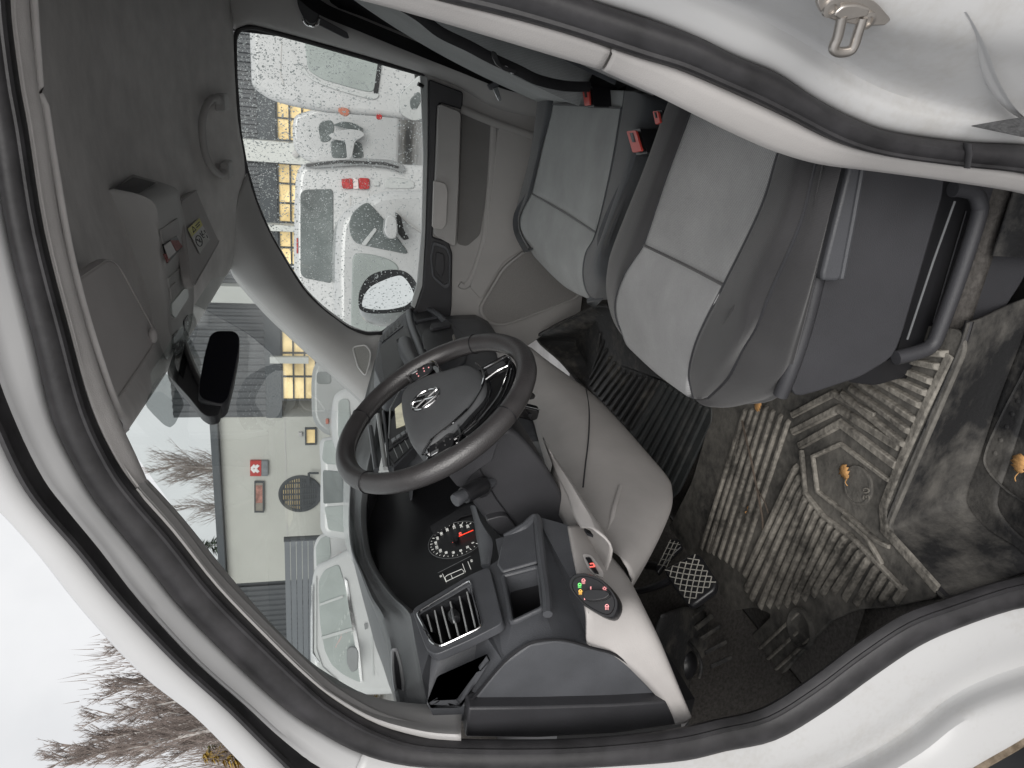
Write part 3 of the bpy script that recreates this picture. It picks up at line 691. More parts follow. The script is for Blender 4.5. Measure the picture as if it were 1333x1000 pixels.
mid = thing('floor_mat', 'narrow grooved dark rubber mat between the two seats', 'floor mat', V(880, 580, Z=FZ))
mp = [(862, 494), (930, 529), (930, 548), (886, 640), (876, 650), (864, 640), (820, 566)]
MATM = dirty('grooved_rubber', (.034, .037, .038), (.06, .06, .058), 8, .5, .75, rough=.55)
mk('mat_sheet', extr(rnd(VL(mp, Z=FZ), .01, 3), (0, 0, .008)), MATM, mid, bev=.002)
a, b = [V(*p, Z=FZ + .008) for p in ((864, 499), (926, 532))], [V(*p, Z=FZ + .008) for p in ((824, 565), (876, 641))]
for k in range(8):
    t = (k + .5) / 8
    p, q = a[0].lerp(a[1], t), b[0].lerp(b[1], t); s = (q - p).normalized().cross(Vector((0, 0, 1))) * .0092
    mk('mat_rib', bar(p, q, s, (0, 0, .006)), MATM, mid, bev=.001, seg=1)

pas = thing('floor_mat', 'black ribbed rubber mat with a raised rim in the passenger footwell', 'floor mat', V(790, 480, Z=FZ))
pm = [(700, 442), (716, 428), (748, 412), (790, 398), (840, 440), (880, 500), (866, 500), (826, 566), (800, 545), (760, 505), (730, 470)]
pz = [FZ + .13, FZ + .12, FZ + .07, FZ + .02, FZ, FZ, FZ, FZ, FZ, FZ + .02, FZ + .08]
P_ = [V(x, y, Z=z) for (x, y), z in zip(pm, pz)]
inn = [p.lerp(sum(P_, Vector()) / len(P_), .14) for p in P_]
for p in inn: p.z = FZ + .004
cen = sum(inn, Vector()) / len(inn)
A2, I2 = cr(P_, 4, True), cr(inn, 4, True)
v = A2 + I2 + [cen]; n_ = len(A2)
f = [[i, (i + 1) % n_, n_ + (i + 1) % n_, n_ + i] for i in range(n_)] + [[n_ + i, n_ + (i + 1) % n_, 2 * n_] for i in range(n_)]
mk('mat_sheet', (v, f), MATB, pas, solid=.005, ang=60)
mk('mat_rim', tube(A2, .006, 6, True), MATB, pas)
RZ = FZ + .006
ribs([(782, 432), (793, 462), (808, 480), (826, 488), (860, 496)], [(776, 470), (766, 500), (782, 520), (805, 545), (822, 560)], 13, .006, .006, 0, pas, MATB)

# loose things on the floor
def leaf(px, py, z, L, rot, label, curl=.15):
    c = V(px, py, Z=z); lobes = [(0, .14), (.12, .32), (.2, .2), (.33, .48), (.42, .28), (.55, .55), (.66, .34), (.8, .44), (.9, .22), (1, .04)]
    up = []; dn = []
    M = Matrix.Rotation(rot, 3, 'Z')
    v = []; f = []
    for k, (t, wd) in enumerate(lobes):
        z_ = L * (curl * .5 * math.sin(t * 3.1) + .05)
        for s in (-1, 0, 1): v.append(c + M @ Vector(((t - .5) * L, s * wd * L, z_ * (1 if s == 0 else .35 + rr.random() * .6))))
    for k in range(len(lobes) - 1):
        o = k * 3
        f += [[o, o + 1, o + 4, o + 3], [o + 1, o + 2, o + 5, o + 4]]
    r = thing('dead_leaf', label, 'leaf', c, 'dry leaves on the cab floor')
    mk('leaf_blade', (v, f), LEAF, r, solid=.0006, ang=180)
    a = c + M @ Vector((-.5 * L, 0, L * .05)); b = c + M @ Vector((-.95 * L, .06 * L, .004))
    mk('leaf_stalk', tube(cr([a, a.lerp(b, .5) + Vector((0, 0, .004)), b], 3), .0008, 5), LEAF, r)
leaf(1100, 614, RZ + .006, .027, .9, 'crumpled orange-brown leaf in the middle of the driver mat', .18)
leaf(987, 528, RZ + .012, .026, 2.6, 'small tan leaf lying at the foot of the driver seat')
leaf(1328, 603, .410, .030, .3, 'brown leaf lying on the step below the driver mat', .15)
leaf(974, 662, RZ + .004, .011, .2, 'tiny yellow leaf scrap beside the twig on the floor')
tp = [V(966, 548, Z=RZ + .006), V(972, 575, Z=RZ + .010), V(978, 600, Z=RZ + .012), V(985, 635, Z=RZ + .012), V(992, 672, Z=RZ + .010), V(993, 690, Z=RZ + .006)]
tw = mk('twig', join(tube(cr(tp, 4), .0022, 6), tube([tp[3], V(996, 655, Z=RZ + .012), V(1000, 668, Z=RZ + .01)], .0012, 5)), TWIG, None, 'thin grey-brown twig lying across the grooves of the driver mat', 'twig')

# ================================================================== DRIVER SEAT
ds = thing('driver_seat', 'grey fabric driver seat on a tall black plastic base, nearest the open door', 'car seat', (-.18, 1.08, FZ))
def S(px, zs): return [V(x, y, Z=z) for (x, y), z in zip(px, zs)]
# cushion rows from rear to front: far edge low, far edge top, insert far, middle, insert near, near edge, skirt foot
c_rear = [(905, 60), (900, 60), (925, 70), (980, 90), (1042, 120), (1085, 140), (1110, 150)]
c0 = [(876, 145), (868, 137), (899, 147), (955, 170), (1012, 202), (1062, 214), (1092, 216)]
c1 = [(846, 214), (840, 215), (868, 230), (932, 256), (990, 272), (1043, 290), (1074, 300)]
c2 = [(806, 325), (799, 318), (838, 319), (890, 344), (942, 371), (1004, 380), (1055, 386)]
zl = [.80, .88, .885, .875, .885, .885, .81]
ins_r = [S(r[2:5], [.885, .875, .885]) for r in (c_rear, c0, c1, c2)]
mk('cushion_insert', grid(ins_r, 8, 6), SEATL, ds, solid=.05)
f1 = [(813, 357), (866, 392), (919, 416)]; f2 = [(801, 394), (850, 432), (904, 452)]; f3 = [(806, 425), (848, 462), (897, 488)]; f4 = [(828, 457), (861, 487), (903, 519)]
ins_f = [S(c2[2:5], [.885, .875, .885]), S(f1, [.895, .893, .895]), S(f2, [.893, .893, .893]), S(f3, [.882, .882, .882]), S(f4, [.862, .862, .862])]
ins_f.append([p + Vector((.06, 0, -.10)) for p in ins_f[-1]])
mk('cushion_insert', grid(ins_f, 8, 5), fabric('seat_front_fabric', (.34, .34, .345), 700, .40, 1.0), ds, solid=.03)
# near bolster
nb = [S([r[4], ((r[4][0] + r[5][0]) / 2, (r[4][1] + r[5][1]) / 2), r[5]], [.885, .905, .885]) for r in (c_rear, c0, c1, c2)]
nb += [S([(919, 416), (965, 425), (985, 425)], [.895, .905, .88]), S([(904, 452), (945, 462), (967, 455)], [.893, .895, .87]), S([(897, 488), (925, 492), (948, 492)], [.882, .88, .86]), S([(903, 519), (910, 520), (922, 518)], [.862, .862, .85])]
mk('cushion_bolster', grid(nb, 6, 5), SEATD, ds, solid=.04)
# near skirt
sk = [[r[5], r[6]] for r in (c_rear, c0, c1, c2)] + [[(985, 425), (1040, 445)], [(967, 455), (1025, 495)], [(948, 492), (1005, 519)], [(922, 518), (962, 524)], [(905, 520), (930, 526)]]
skr = []
for k, (a, b) in enumerate(sk):
    zt = [.885, .885, .885, .885, .88, .87, .86, .85, .86][k]
    p = V(*a, Z=zt); q = V(*b, Y=p.y + (-.012 if k < 6 else .0))
    skr.append([p, p.lerp(q, .3) + Vector((-.002, -.012, .004)), p.lerp(q, .62) + Vector((-.002, -.016 - .004 * (k % 2), .0)), p.lerp(q, .85) + Vector((0, -.008, 0)), q, q + Vector((.03, .05, -.02))])
mk('cushion_skirt', grid(skr, 5, 5), SEATD, ds, solid=.02)
# far bolster
fb = [S([r[2], ((r[1][0] + r[2][0]) / 2, (r[1][1] + r[2][1]) / 2), r[1]], [.885, .90, .885]) for r in (c_rear, c0, c1, c2)]
fb += [S([(813, 357), (802, 358), (791, 350)], [.895, .90, .88]), S([(801, 394), (796, 390), (791, 383)], [.893, .885, .865]), S([(806, 425), (803, 422), (800, 417)], [.882, .87, .85]), S([(828, 457), (824, 452), (820, 448)], [.862, .85, .84])]
fb = [r + [r[2] + Vector((0, .02, -.06)), r[2] + Vector((.02, .0, -.20))] for r in fb]
mk('cushion_bolster', grid(fb, 5, 5), SEATD, ds, solid=.02)
# stitched seams
def seam(name, P, r, m, par): mk(name, tube(cr(P, 5), r, 6), m, par)
seam('seam', [p + Vector((0, 0, -.0005)) for p in ins_f[0]], .0028, SEATD, ds)
seam('seam', [r[2] + Vector((0, 0, .0005)) for r in nb], .0024, DASHD, ds)
seam('seam', [r[-1] for r in ins_r] + [r[-1] for r in ins_f[1:-1]], .0022, DASHD, ds)
seam('seam', [r[0] for r in ins_r] + [r[0] for r in ins_f[1:-1]], .0022, DASHD, ds)
mk('cushion_core', box((-.14, 1.10, .77), (.44, .42, .12)), SEATD, ds, bev=.03)
# plastic base
YB = .845
bo = [(1023, 470), (1047, 418), (1062, 350), (1089, 225), (1105, 150), (1234, 190), (1228, 255), (1174, 440), (1163, 466), (1120, 492), (1060, 512), (1034, 518)]
bp_ = [V(x, y, Y=YB) for x, y in bo]
mk('seat_base', extr(rnd(bp_, [.02, .005, .005, .005, .005, .005, .005, .02, .02, .01, .01, .012], 2), (0, .40, 0)), SBASE, ds, bev=.014, seg=4)
# padded upper edge of the base
mk('base_shoulder', tube(cr([V(1098, 190, Y=YB + .004), V(1086, 250, Y=YB + .004), V(1066, 350, Y=YB + .004), V(1048, 425, Y=YB + .004), V(1030, 480, Y=YB + .004), V(1016, 515, Y=YB + .01)], 5), .011, 10), SBASE, ds)
# height lever
lv = rnd([V(*p, Y=YB - .028) for p in ((1108, 205), (1125, 205), (1097, 360), (1091, 367), (1071, 366), (1070, 358))], .008, 3)
mk('adjust_lever', extr(lv, (0, .026, 0)), mat('lever_plastic', (.075, .077, .085), .4, .06, 8, bump=.2, bs=500), ds, bev=.005, seg=3)
mk('lever_ridge', tube([V(1124, 205, Y=YB - .027), V(1109, 290, Y=YB - .027), V(1095, 362, Y=YB - .027)], .0045, 8), MATS['lever_plastic'], ds)
# storage slot with frame
so_ = [V(*p, Y=YB - .01) for p in ((1238, 238), (1262, 238), (1284, 256), (1280, 285), (1228, 440), (1205, 462), (1165, 478), (1163, 455), (1205, 447), (1218, 425), (1266, 285), (1262, 268), (1246, 262), (1237, 258))]
mk('slot_frame', tube(cr([V(*p, Y=YB - .002) for p in ((1240, 246), (1256, 247), (1269, 252), (1275, 266), (1273, 285), (1247, 365), (1222, 432), (1214, 448), (1200, 457), (1166, 466))], 4), .011, 10), SBASE, ds)
lo = [V(*p, Y=YB + .012) for p in ((1262, 190), (1400, 230), (1330, 370), (1290, 430), (1245, 455), (1205, 468), (1228, 436), (1278, 285), (1280, 262), (1272, 250), (1255, 244))]
mk('base_foot', extr(rnd(lo, .008, 2), (0, .36, 0)), SBASE, ds, bev=.008)
mk('slot_hollow', extr([V(*p, Y=YB + .03) for p in ((1225, 225), (1275, 230), (1275, 290), (1225, 445), (1165, 475), (1168, 460))], (0, .02, 0)), BLACK, ds)
mk('slot_rail', tube([V(1243, 262, Y=YB + .012), V(1215, 340, Y=YB + .012), V(1181, 442, Y=YB + .012)], .0016, 6), SILVER, ds)
mk('slot_rail', tube([V(1258, 275, Y=YB + .022), V(1215, 420, Y=YB + .022)], .0012, 6), SBASE, ds)
mk('seat_foot', extr(rnd([V(*p, Y=YB + .035) for p in ((1150, 472), (1165, 464), (1195, 470), (1175, 492), (1140, 502), (1105, 498), (1100, 490))], .008, 3), (0, .06, 0)), BLACK, ds, bev=.004)
mk('seat_rail', box((-.13, .90, FZ + .02), (.44, .03, .035)), BLACK, ds, bev=.004)
mk('seat_rail', box((-.13, 1.26, FZ + .02), (.44, .03, .035)), BLACK, ds, bev=.004)
# backrests seen edge-on from the front
def backrest(root, y0, y1, x0, z0, lean, H, mi, mb, w_=.10):
    def pt(s, t, h=0):
        b = .055 * max(0, abs(2 * s - 1) - .55) / .45
        xx = x0 + lean * t * H + .05 * math.sin(math.pi * t) * -.6 - b
        wd = 1 - .18 * max(0, t - .55) ** 1.2
        return Vector((xx + h, (y0 + y1) / 2 + (s - .5) * (y1 - y0) * wd, z0 + t * H))
    ts = [k / 8 for k in range(9)]
    mk('backrest_insert', grid([[pt(s, t) for s in (.2, .35, .5, .65, .8)] for t in ts], 4, 3), mi, root, solid=w_, soff=-1)
    for ss in ((.8, .88, .95, 1.0), (0, .05, .12, .2)):
        g = []
        for t in ts:
            r = [pt(s, t) for s in ss]
            if ss[0] == 0: r = [pt(0, t) + Vector((.09, .005, 0)), pt(0, t) + Vector((.03, -.004, 0))] + r
            else: r = r + [pt(1, t) + Vector((.03, .004, 0)), pt(1, t) + Vector((.09, -.005, 0))]
            g.append(r)
        mk('backrest_bolster', grid(g, 3, 3), mb, root, solid=.02)
backrest(ds, .86, 1.36, .13, .88, .40, .66, SEATL, SEATD)

# ================================================================== PASSENGER SEAT
ps = thing('passenger_seat', 'blue-grey fabric passenger seat against the far door', 'car seat', (-.18, 1.82, FZ))
p_rear = [(703, 112), (715, 113), (764, 116), (812, 118), (845, 122)]
p0 = [(702, 121), (720, 136), (765, 138), (809, 141), (862, 133)]
p1 = [(692, 200), (706, 193), (745, 205), (795, 222), (838, 214)]
p2 = [(676, 262), (692, 252), (732, 275), (776, 303), (801, 300)]
g1_ = [(673, 283), (678, 281), (718, 306), (763, 329), (792, 338)]
g2_ = [(677, 302), (678, 302), (712, 330), (759, 355), (790, 364)]
g3_ = [(690, 324), (690, 325), (718, 350), (763, 377), (785, 380)]
g4_ = [(700, 333), (702, 336), (738, 373), (771, 390), (778, 391)]
zz = .865
mk('cushion_insert', grid([S(r[1:4], [zz, zz - .008, zz]) for r in (p_rear, p0, p1, p2)], 8, 5), SEATP, ps, solid=.05)
pf = [S(p2[1:4], [zz, zz - .006, zz]), S(g1_[1:4], [zz + .008] * 3), S(g2_[1:4], [zz + .004] * 3), S(g3_[1:4], [zz - .015] * 3), S(g4_[1:4], [zz - .045] * 3)]
pf.append([p + Vector((.05, 0, -.08)) for p in pf[-1]])
mk('cushion_insert', grid(pf, 8, 5), SEATP, ps, solid=.03)
pb = [S([r[3], ((r[3][0] + r[4][0]) / 2, (r[3][1] + r[4][1]) / 2), r[4]], [zz, zz + .018, zz - .01]) for r in (p_rear, p0, p1, p2)]
pb += [S([r[3], ((r[3][0] + r[4][0]) / 2, (r[3][1] + r[4][1]) / 2), r[4]], z) for r, z in ((g1_, (zz + .008, zz + .015, zz - .01)), (g2_, (zz + .004, zz + .005, zz - .02)), (g3_, (zz - .015, zz - .02, zz - .04)), (g4_, (zz - .045, zz - .05, zz - .06)))]
pb = [r + [r[2] + Vector((.01, -.01, -.08))] for r in pb]
mk('cushion_bolster', grid(pb, 5, 5), SEATP2, ps, solid=.02)
pfb = [S([r[1], ((r[1][0] + r[0][0]) / 2, (r[1][1] + r[0][1]) / 2), r[0]], [zz, zz + .010, zz - .015]) for r in (p_rear, p0, p1, p2, g1_, g2_, g3_)]
pfb = [r + [r[2] + Vector((.0, .01, -.10))] for r in pfb]
mk('cushion_bolster', grid(pfb, 4, 4), SEATP2, ps, solid=.02)
seam('seam', [p.copy() for p in pf[0]], .0026, SEATP2, ps)
seam('seam', [V(*p, Z=zz + .001) for p in p0[1:4]], .0026, SEATP2, ps)
seam('seam', [S([r[3]], [zz])[0] for r in (p0, p1, p2)] + [r[2] for r in pf[1:-1]], .0022, SEATP2, ps)
mk('cushion_core', box((-.13, 1.80, .76), (.40, .50, .13)), SEATP2, ps, bev=.03)
mk('seat_base', extr([Vector(p) for p in ((-.24, 1.52, .70), (.2, 1.52, .70), (.2, 1.52, FZ), (-.16, 1.52, FZ))], (0, .6, 0)), BLACK, ps, bev=.01)
backrest(ps, 1.50, 2.10, .10, .88, .44, .66, SEATP, SEATP2)

# ================================================================== BELTS
def buckle(px, z, label, dirv, Lh=.035):
    c = V(*px, Z=z); dz = Vector(dirv).normalized(); sd_ = dz.cross(Vector((-1, 0, .3))).normalized(); fr = sd_.cross(dz)
    R = Matrix((sd_, fr, dz)).transposed()
    r = thing('belt_buckle', label, 'belt buckle', c - dz * .07, 'seat belt buckles')
    mk('housing', box(c - dz * .02, (.032, .022, .07), R), BLACK, r, bev=.005, seg=3)
    mk('release_button', box(c + dz * .010 - fr * .006, (.026, .018, .020), R), RED, r, bev=.003)
    mk('stalk', tube([c - dz * .05, c - dz * .10, c - dz * .14 + Vector((.03, 0, -.01))], .010, 8, flat=.5), BLACK, r)
def buckle_px(corners, z, label, thick=.02):
    P = VL(corners, Z=z); c = sum(P, Vector()) / 4
    r = thing('belt_buckle', label, 'belt buckle', c + Vector((.0, 0, -.06)), 'seat belt buckles')
    n = Vector((0, 0, 1))
    big = [c + (p - c) * 1.22 for p in P]
    mk('housing', extr(rnd([p + Vector((0, 0, -.004)) for p in big], .004, 3), (.004, 0, -.055)), BLACK, r, bev=.003)
    mk('release_button', extr(rnd(P, .004, 3), (0, 0, .004)), RED, r, bev=.0015)
    q = [P[0].lerp(P[1], .5), P[2].lerp(P[3], .5)]
    mk('tongue_slot', bar(q[0].lerp(q[1], .1) + Vector((0, 0, .0042)), q[0].lerp(q[1], .55) + Vector((0, 0, .0042)), (P[1] - P[0]) * .2, (0, 0, .0006)), BLACK, r)
    mk('stalk', tube([c + Vector((0, 0, -.05)), c + Vector((.03, 0, -.11)), c + Vector((.06, 0, -.16))], .012, 8, flat=.5), BLACK, r)
buckle_px([(818, 171), (830, 170), (838, 197), (826, 199)], .90, 'red release buckle standing tallest between the two seat cushions')
buckle_px([(852, 145), (859, 145), (862, 160), (856, 163)], .895, 'red release buckle half hidden behind the driver cushion edge')
mk('partition_base', lin([[Vector((x, y, z)) for y in (.75, 1.4, 2.3)] for x, z in ((.22, .60), (.24, 1.15))]), CARPET, van, solid=.01)
buckle_px([(760, 115), (768, 114), (770, 137), (763, 138)], .905, 'red release buckle lying in the crease of the passenger seat')
# belts
bl = thing('seat_belt', 'black seat belt hanging slack along the backrest with a steel tongue', 'seat belt', V(640, 75, Y=1.5))
bw = cr([V(515, 2, Y=1.46), V(545, 20, Y=1.46), V(573, 42, Y=1.46), V(610, 60, Y=1.46), V(640, 76, Y=1.46), V(675, 92, Y=1.46), V(700, 104, Y=1.47), V(735, 112, Y=1.5), V(768, 113, Y=1.52)], 5)
mk('webbing', tube(bw, .010, 8, flat=.18, ref=(0, 0, 1)), WEB, bl)
tq = [V(*p, Y=1.44) for p in ((655, 86), (659, 85), (670, 94), (668, 98))]
mk('tongue', extr(rnd(tq, .003), (0, .003, 0)), CHROME, bl, bev=.0008)
th_ = [V(*p, Y=1.43) for p in ((640, 66), (646, 68), (652, 84), (662, 88), (673, 92), (670, 96), (656, 92), (646, 84), (641, 74))]
mk('tongue_grip', extr(rnd(th_, .003), (0, .008, 0)), BLACK, bl, bev=.001)
b2 = thing('seat_belt', 'black seat belt running down from the guide on the far pillar with a bright tongue', 'seat belt', V(650, 110, Y=2.2))
bw = cr([V(390, -12, Y=2.24), V(420, 12, Y=2.22), V(470, 33, Y=2.2), V(540, 62, Y=2.2), V(600, 86, Y=2.2), V(650, 106, Y=2.2), V(690, 116, Y=2.2), V(720, 118, Y=2.2)], 5)
mk('webbing', tube(bw, .024, 8, flat=.08, ref=(.3, 0, 1)), WEB, b2)
mk('tongue_grip', extr(rnd([V(*p, Y=2.17) for p in ((634, 110), (642, 108), (648, 100), (651, 106), (648, 116), (638, 118))], .006), (0, .012, 0)), DASH, b2, bev=.002)
mk('tongue', extr(rnd([V(*p, Y=2.165) for p in ((641, 115), (648, 113), (653, 131), (649, 132))], .003), (0, .003, 0)), CHROME, b2, bev=.0008)
bg_ = thing('belt_guide', 'dark belt height adjuster with a chrome ring on the far pillar', 'belt guide', V(400, 10, Y=2.25))
mk('cover', extr(rnd([V(*p, Y=2.24) for p in ((386, -14), (412, -10), (418, 8), (414, 26), (405, 33), (394, 22), (387, 6))], .012, 3), (0, .03, 0)), DASHD, bg_, bev=.005)
mk('ring', tube(cr([V(*p, Y=2.235) for p in ((394, 22), (398, 30), (406, 34), (413, 31), (416, 25))], 4), .004, 8), CHROME, bg_)
mk('slide_rail', extr(rnd([V(*p, Y=2.262) for p in ((412, 20), (452, 42), (455, 50), (450, 50), (410, 30))], .004), (0, .02, 0)), DASHD, bg_, bev=.002)
# ================================================================== DASHBOARD
from mathutils.geometry import tessellate_polygon
def plate(outer, holes, vec):
    vec = Vector(vec); loops = [outer] + holes; v = []; f = []
    tri = tessellate_polygon(loops); flat = [p for l in loops for p in l]; n = len(flat)
    v = [p.copy() for p in flat] + [p + vec for p in flat]
    for t in tri: f.append(list(t)); f.append([i + n for i in t][::-1])
    o = 0
    for l in loops:
        m = len(l)
        for i in range(m): f.append([o + i, o + (i + 1) % m, n + o + (i + 1) % m, n + o + i])
        o += m
    return v, f
DP, DNm = Vector((-.745, 1, 1.34)), Vector((1, 0, .4375)).normalized()
def DF(x, y, h=0): return V(x, y, p=DP + DNm * h, n=DNm)
def DN(x, y, h=0):
    q = DF(x, y, h)
    return q if q.y > .752 else V(x, y, Y=.752)
dash = thing('dashboard', 'dark grey plastic dashboard with vents, cubbies and pale lower panel under the windscreen', 'dashboard', (-.95, 1.55, .85))
BK = Vector((-.03, 0, -.013))
# top surface of the driver side, rolling over to the edge that faces the driver
tf = [((516, 925), .80), ((511, 900), .86), ((504, 845), .95), ((494, 812), 1.0), ((481, 787), 1.06), ((469, 752), 1.12), ((458, 722), 1.2), ((455, 690), 1.3), ((456, 650), 1.42), ((458, 600), 1.6), ((466, 560), 1.85), ((478, 515), 2.15), ((492, 470), 2.34)]
tr = [((560, 920), .79), ((549, 880), .83), ((541, 835), .88), ((533, 799), .93), ((512, 778), 1.02), ((495, 757), 1.08), ((480, 732), 1.14), ((472, 703), 1.22), ((470, 655), 1.34), ((480, 600), 1.45), ((489, 555), 1.7), ((489, 500), 2.05), ((494, 445), 2.32)]
rows = []
for (a, ya), (b, yb) in zip(tf, tr):
    p, q = V(*a, Y=ya), V(*b, Y=yb)
    rows.append([p + Vector((-.25, .05, -.05)), p, p.lerp(q, .5) + Vector((0, 0, .004)), q + Vector((-.012, 0, .002)), q, q + Vector((-.006, 0, -.012))])
mk('dash_top', grid(rows, 4, 4), mat('dash_top_glare', (.13, .135, .14), .36, .06, 20, bump=.3, bs=650), dash, solid=.004)  # paler copy of the dash plastic, glare on top put into the colour
# slim defroster slot at the near end of the top
sc = [V(x, y, Y=.835) for x, y in ((513, 846), (518, 846), (523, 862), (527, 890), (527, 914), (521, 914), (516, 895), (513, 868))]
sm_ = sum(sc, Vector()) / len(sc)
up3 = Vector((.35, -.3, .6)).normalized()
mk('defrost_rim', tube([p + up3 * .003 for p in rnd(sc, .01, 3)], .0026, 6, True), SILVER, dash)
mk('defrost_slot', extr([sm_ + (p - sm_) * .92 + up3 * .0025 for p in rnd(sc, .01, 3)], up3 * .001), BLACK, dash)

# face of the driver side: one moulding with real holes for vent and cubby
outer = [DN(*p) for p in [(534, 799), (638, 736), (650, 728), (645, 702), (655, 699), (698, 672), (741, 684), (749, 720), (755, 748), (766, 797), (770, 825), (770, 842), (742, 834), (722, 831), (690, 836), (655, 861), (608, 919), (556, 917), (549, 880), (541, 838)]]
vh = rnd([DN(*p) for p in [(545, 801), (611, 762), (625, 816), (575, 842), (565, 838)]], .006, 2)
chh = rnd([DN(*p) for p in [(655, 751), (702, 739), (708, 793), (666, 813)]], .006, 2)
sv = [DN(*p) for p in [(578, 886), (622, 866), (592, 906), (568, 907)]]
mk('dash_face', plate(outer, [vh, chh], BK), DASH, dash, bev=.004, seg=2)
# raised rounded shelf over the cubby
mk('shelf_edge', tube(cr([DF(658, 700, .004), DF(682, 686, .010), DF(698, 674, .010), DF(702, 700, .012), DF(706, 735, .012), DF(711, 770, .010), DF(713, 800, .008)], 5), .007, 8), DASH, dash)
mk('shelf_face', extr([DF(648, 738, .004), DF(656, 702, .004), DF(697, 677, .004), DF(701, 735, .004), DF(655, 748, .004)], DNm * .006), DASH, dash, bev=.004, seg=2)
mk('cubby_rim', tube([p + DNm * .002 for p in chh], .004, 8, True), DASH, dash)
# cubby pocket
pk = [p + Vector((-.10, .02, -.02)) for p in chh]
cpk = sum(pk, Vector()) / len(pk)
n_ = len(chh)
mk('cubby', (list(chh) + pk + [cpk], [[i, (i + 1) % n_, n_ + (i + 1) % n_, n_ + i] for i in range(n_)] + [[n_ + i, n_ + (i + 1) % n_, 2 * n_] for i in range(n_)]), DASHD, dash)
# air vent with bezel, slats and thumb wheel
def vent(root, quad_out, quad_in, hh, nsl, fpl, bez=DASH, slat=SILVER, ends=None):
    o = rnd([fpl(*p, hh) for p in quad_out], .010, 3); i = rnd([fpl(*p, hh) for p in quad_in], .006, 3)
    vb = mk('air_vent', frame(o, i, -DNm * .014), bez, root, bev=.002, seg=2)
    bp = [p - DNm * .045 for p in i]
    mk('vent_duct', (i + bp + [sum(bp, Vector()) / len(bp)], [[k, (k + 1) % len(i), len(i) + (k + 1) % len(i), len(i) + k] for k in range(len(i))] + [[len(i) + k, len(i) + (k + 1) % len(i), 2 * len(i)] for k in range(len(i))]), BLACK, vb)
    return vb, i
SLAT = mat('slat_edge_grey', (.42, .43, .43), .4, .05, 20)
vb, vi = vent(dash, [(536, 793), (612, 748), (637, 737), (655, 811), (612, 833), (566, 853), (555, 846)], [(546, 800), (580, 781), (611, 763), (624, 816), (600, 829), (575, 840), (565, 836)], .010, 5, DN)
mk('bezel_line', tube([p + DNm * .003 for p in rnd([DN(*p, .010) for p in [(543, 800), (613, 757), (628, 818), (573, 844), (562, 838)]], .008, 3)], .0016, 6, True), CHROME, vb)
for a, b in (((556, 800), (562, 822)), ((565, 791), (575, 837)), ((574, 786), (586, 831)), ((585, 779), (597, 828)), ((597, 772), (608, 822)), ((607, 767), (619, 817))):
    p, q = DN(*a, .002), DN(*b, .002)
    mk('slat', bar(p, q, (.0002, 0, .0011), -DNm * .020 + Vector((0, 0, -.008))), BLACK, vb)
    mk('slat_edge', tube([p, q], .0013, 6), SLAT, vb)
tc_ = DN(591, 803, .006)
mk('thumb_wheel', lathe([(.003, -.010), (.0075, -.008), (.009, 0), (.0075, .008), (.003, .010)], tc_, (DN(585, 788) - DN(597, 818)).normalized(), 14), BLACK, vb)
mk('thumb_tab', bar(DN(588, 792, .012), DN(592, 812, .012), (0, 0, .002), DNm * .004), SILVER, vb, bev=.001)
# small side vent
svo = rnd([DN(*p, .008) for p in [(569, 880), (636, 850), (596, 915), (555, 915)]], .004, 2); svi = rnd([DN(*p, .008) for p in [(577, 886), (623, 865), (592, 907), (567, 908)]], .003, 2)
sb = mk('side_vent', frame(svo, svi, -DNm * .012), DASH, dash, bev=.0015)
mk('vent_duct', extr([p - DNm * .0065 for p in svi], DNm * .0008), BLACK, sb)
for a, b in (((567, 903), (612, 882)), ((566, 913), (600, 899))):
    mk('slat', bar(DN(*a, .004), DN(*b, .004), (0, 0, .0045), DNm * .003), DASH, sb, bev=.001)

# end cap that the open door exposes
ec = [V(*p, Y=.747) for p in [(610, 920), (655, 864), (690, 839), (723, 834), (745, 837), (771, 845), (800, 853), (830, 875), (866, 914), (870, 918)]]
mk('end_cap', extr(ec, (0, .02, 0)), DASH, dash, bev=.006, seg=3)
es_ = [V(*p, Y=.728) for p in [(610, 922), (700, 921), (800, 918), (867, 914), (882, 944), (800, 956), (700, 961), (606, 960)]]
mk('end_strip', extr(es_, (0, .03, 0)), DASHD, dash, bev=.003)
mk('end_seam', tube(cr([V(*p, Y=.744) for p in [(606, 921), (655, 863), (690, 837.5), (723, 832.5), (745, 835.5), (771, 843.5), (800, 852), (830, 874), (867, 914)]], 4), .0022, 6), BLACK, dash)
# body of the rest of the dashboard
prof = [(-1.28, 1.20), (-1.0, 1.262), (-.80, 1.262), (-.755, 1.25), (-.735, 1.22), (-.715, 1.10), (-.70, 1.0), (-.72, .90), (-.90, .86), (-1.2, .86)]
mk('dash_body', grid([[Vector((px_, y, pz_)) for px_, pz_ in prof] for y in (1.40, 1.6, 1.9, 2.2, 2.36)], 2, 2), DASH, dash, solid=.004)
mk('dash_core', box((-1.02, 1.16, 1.0), (.36, .78, .22)), BLACK, dash)

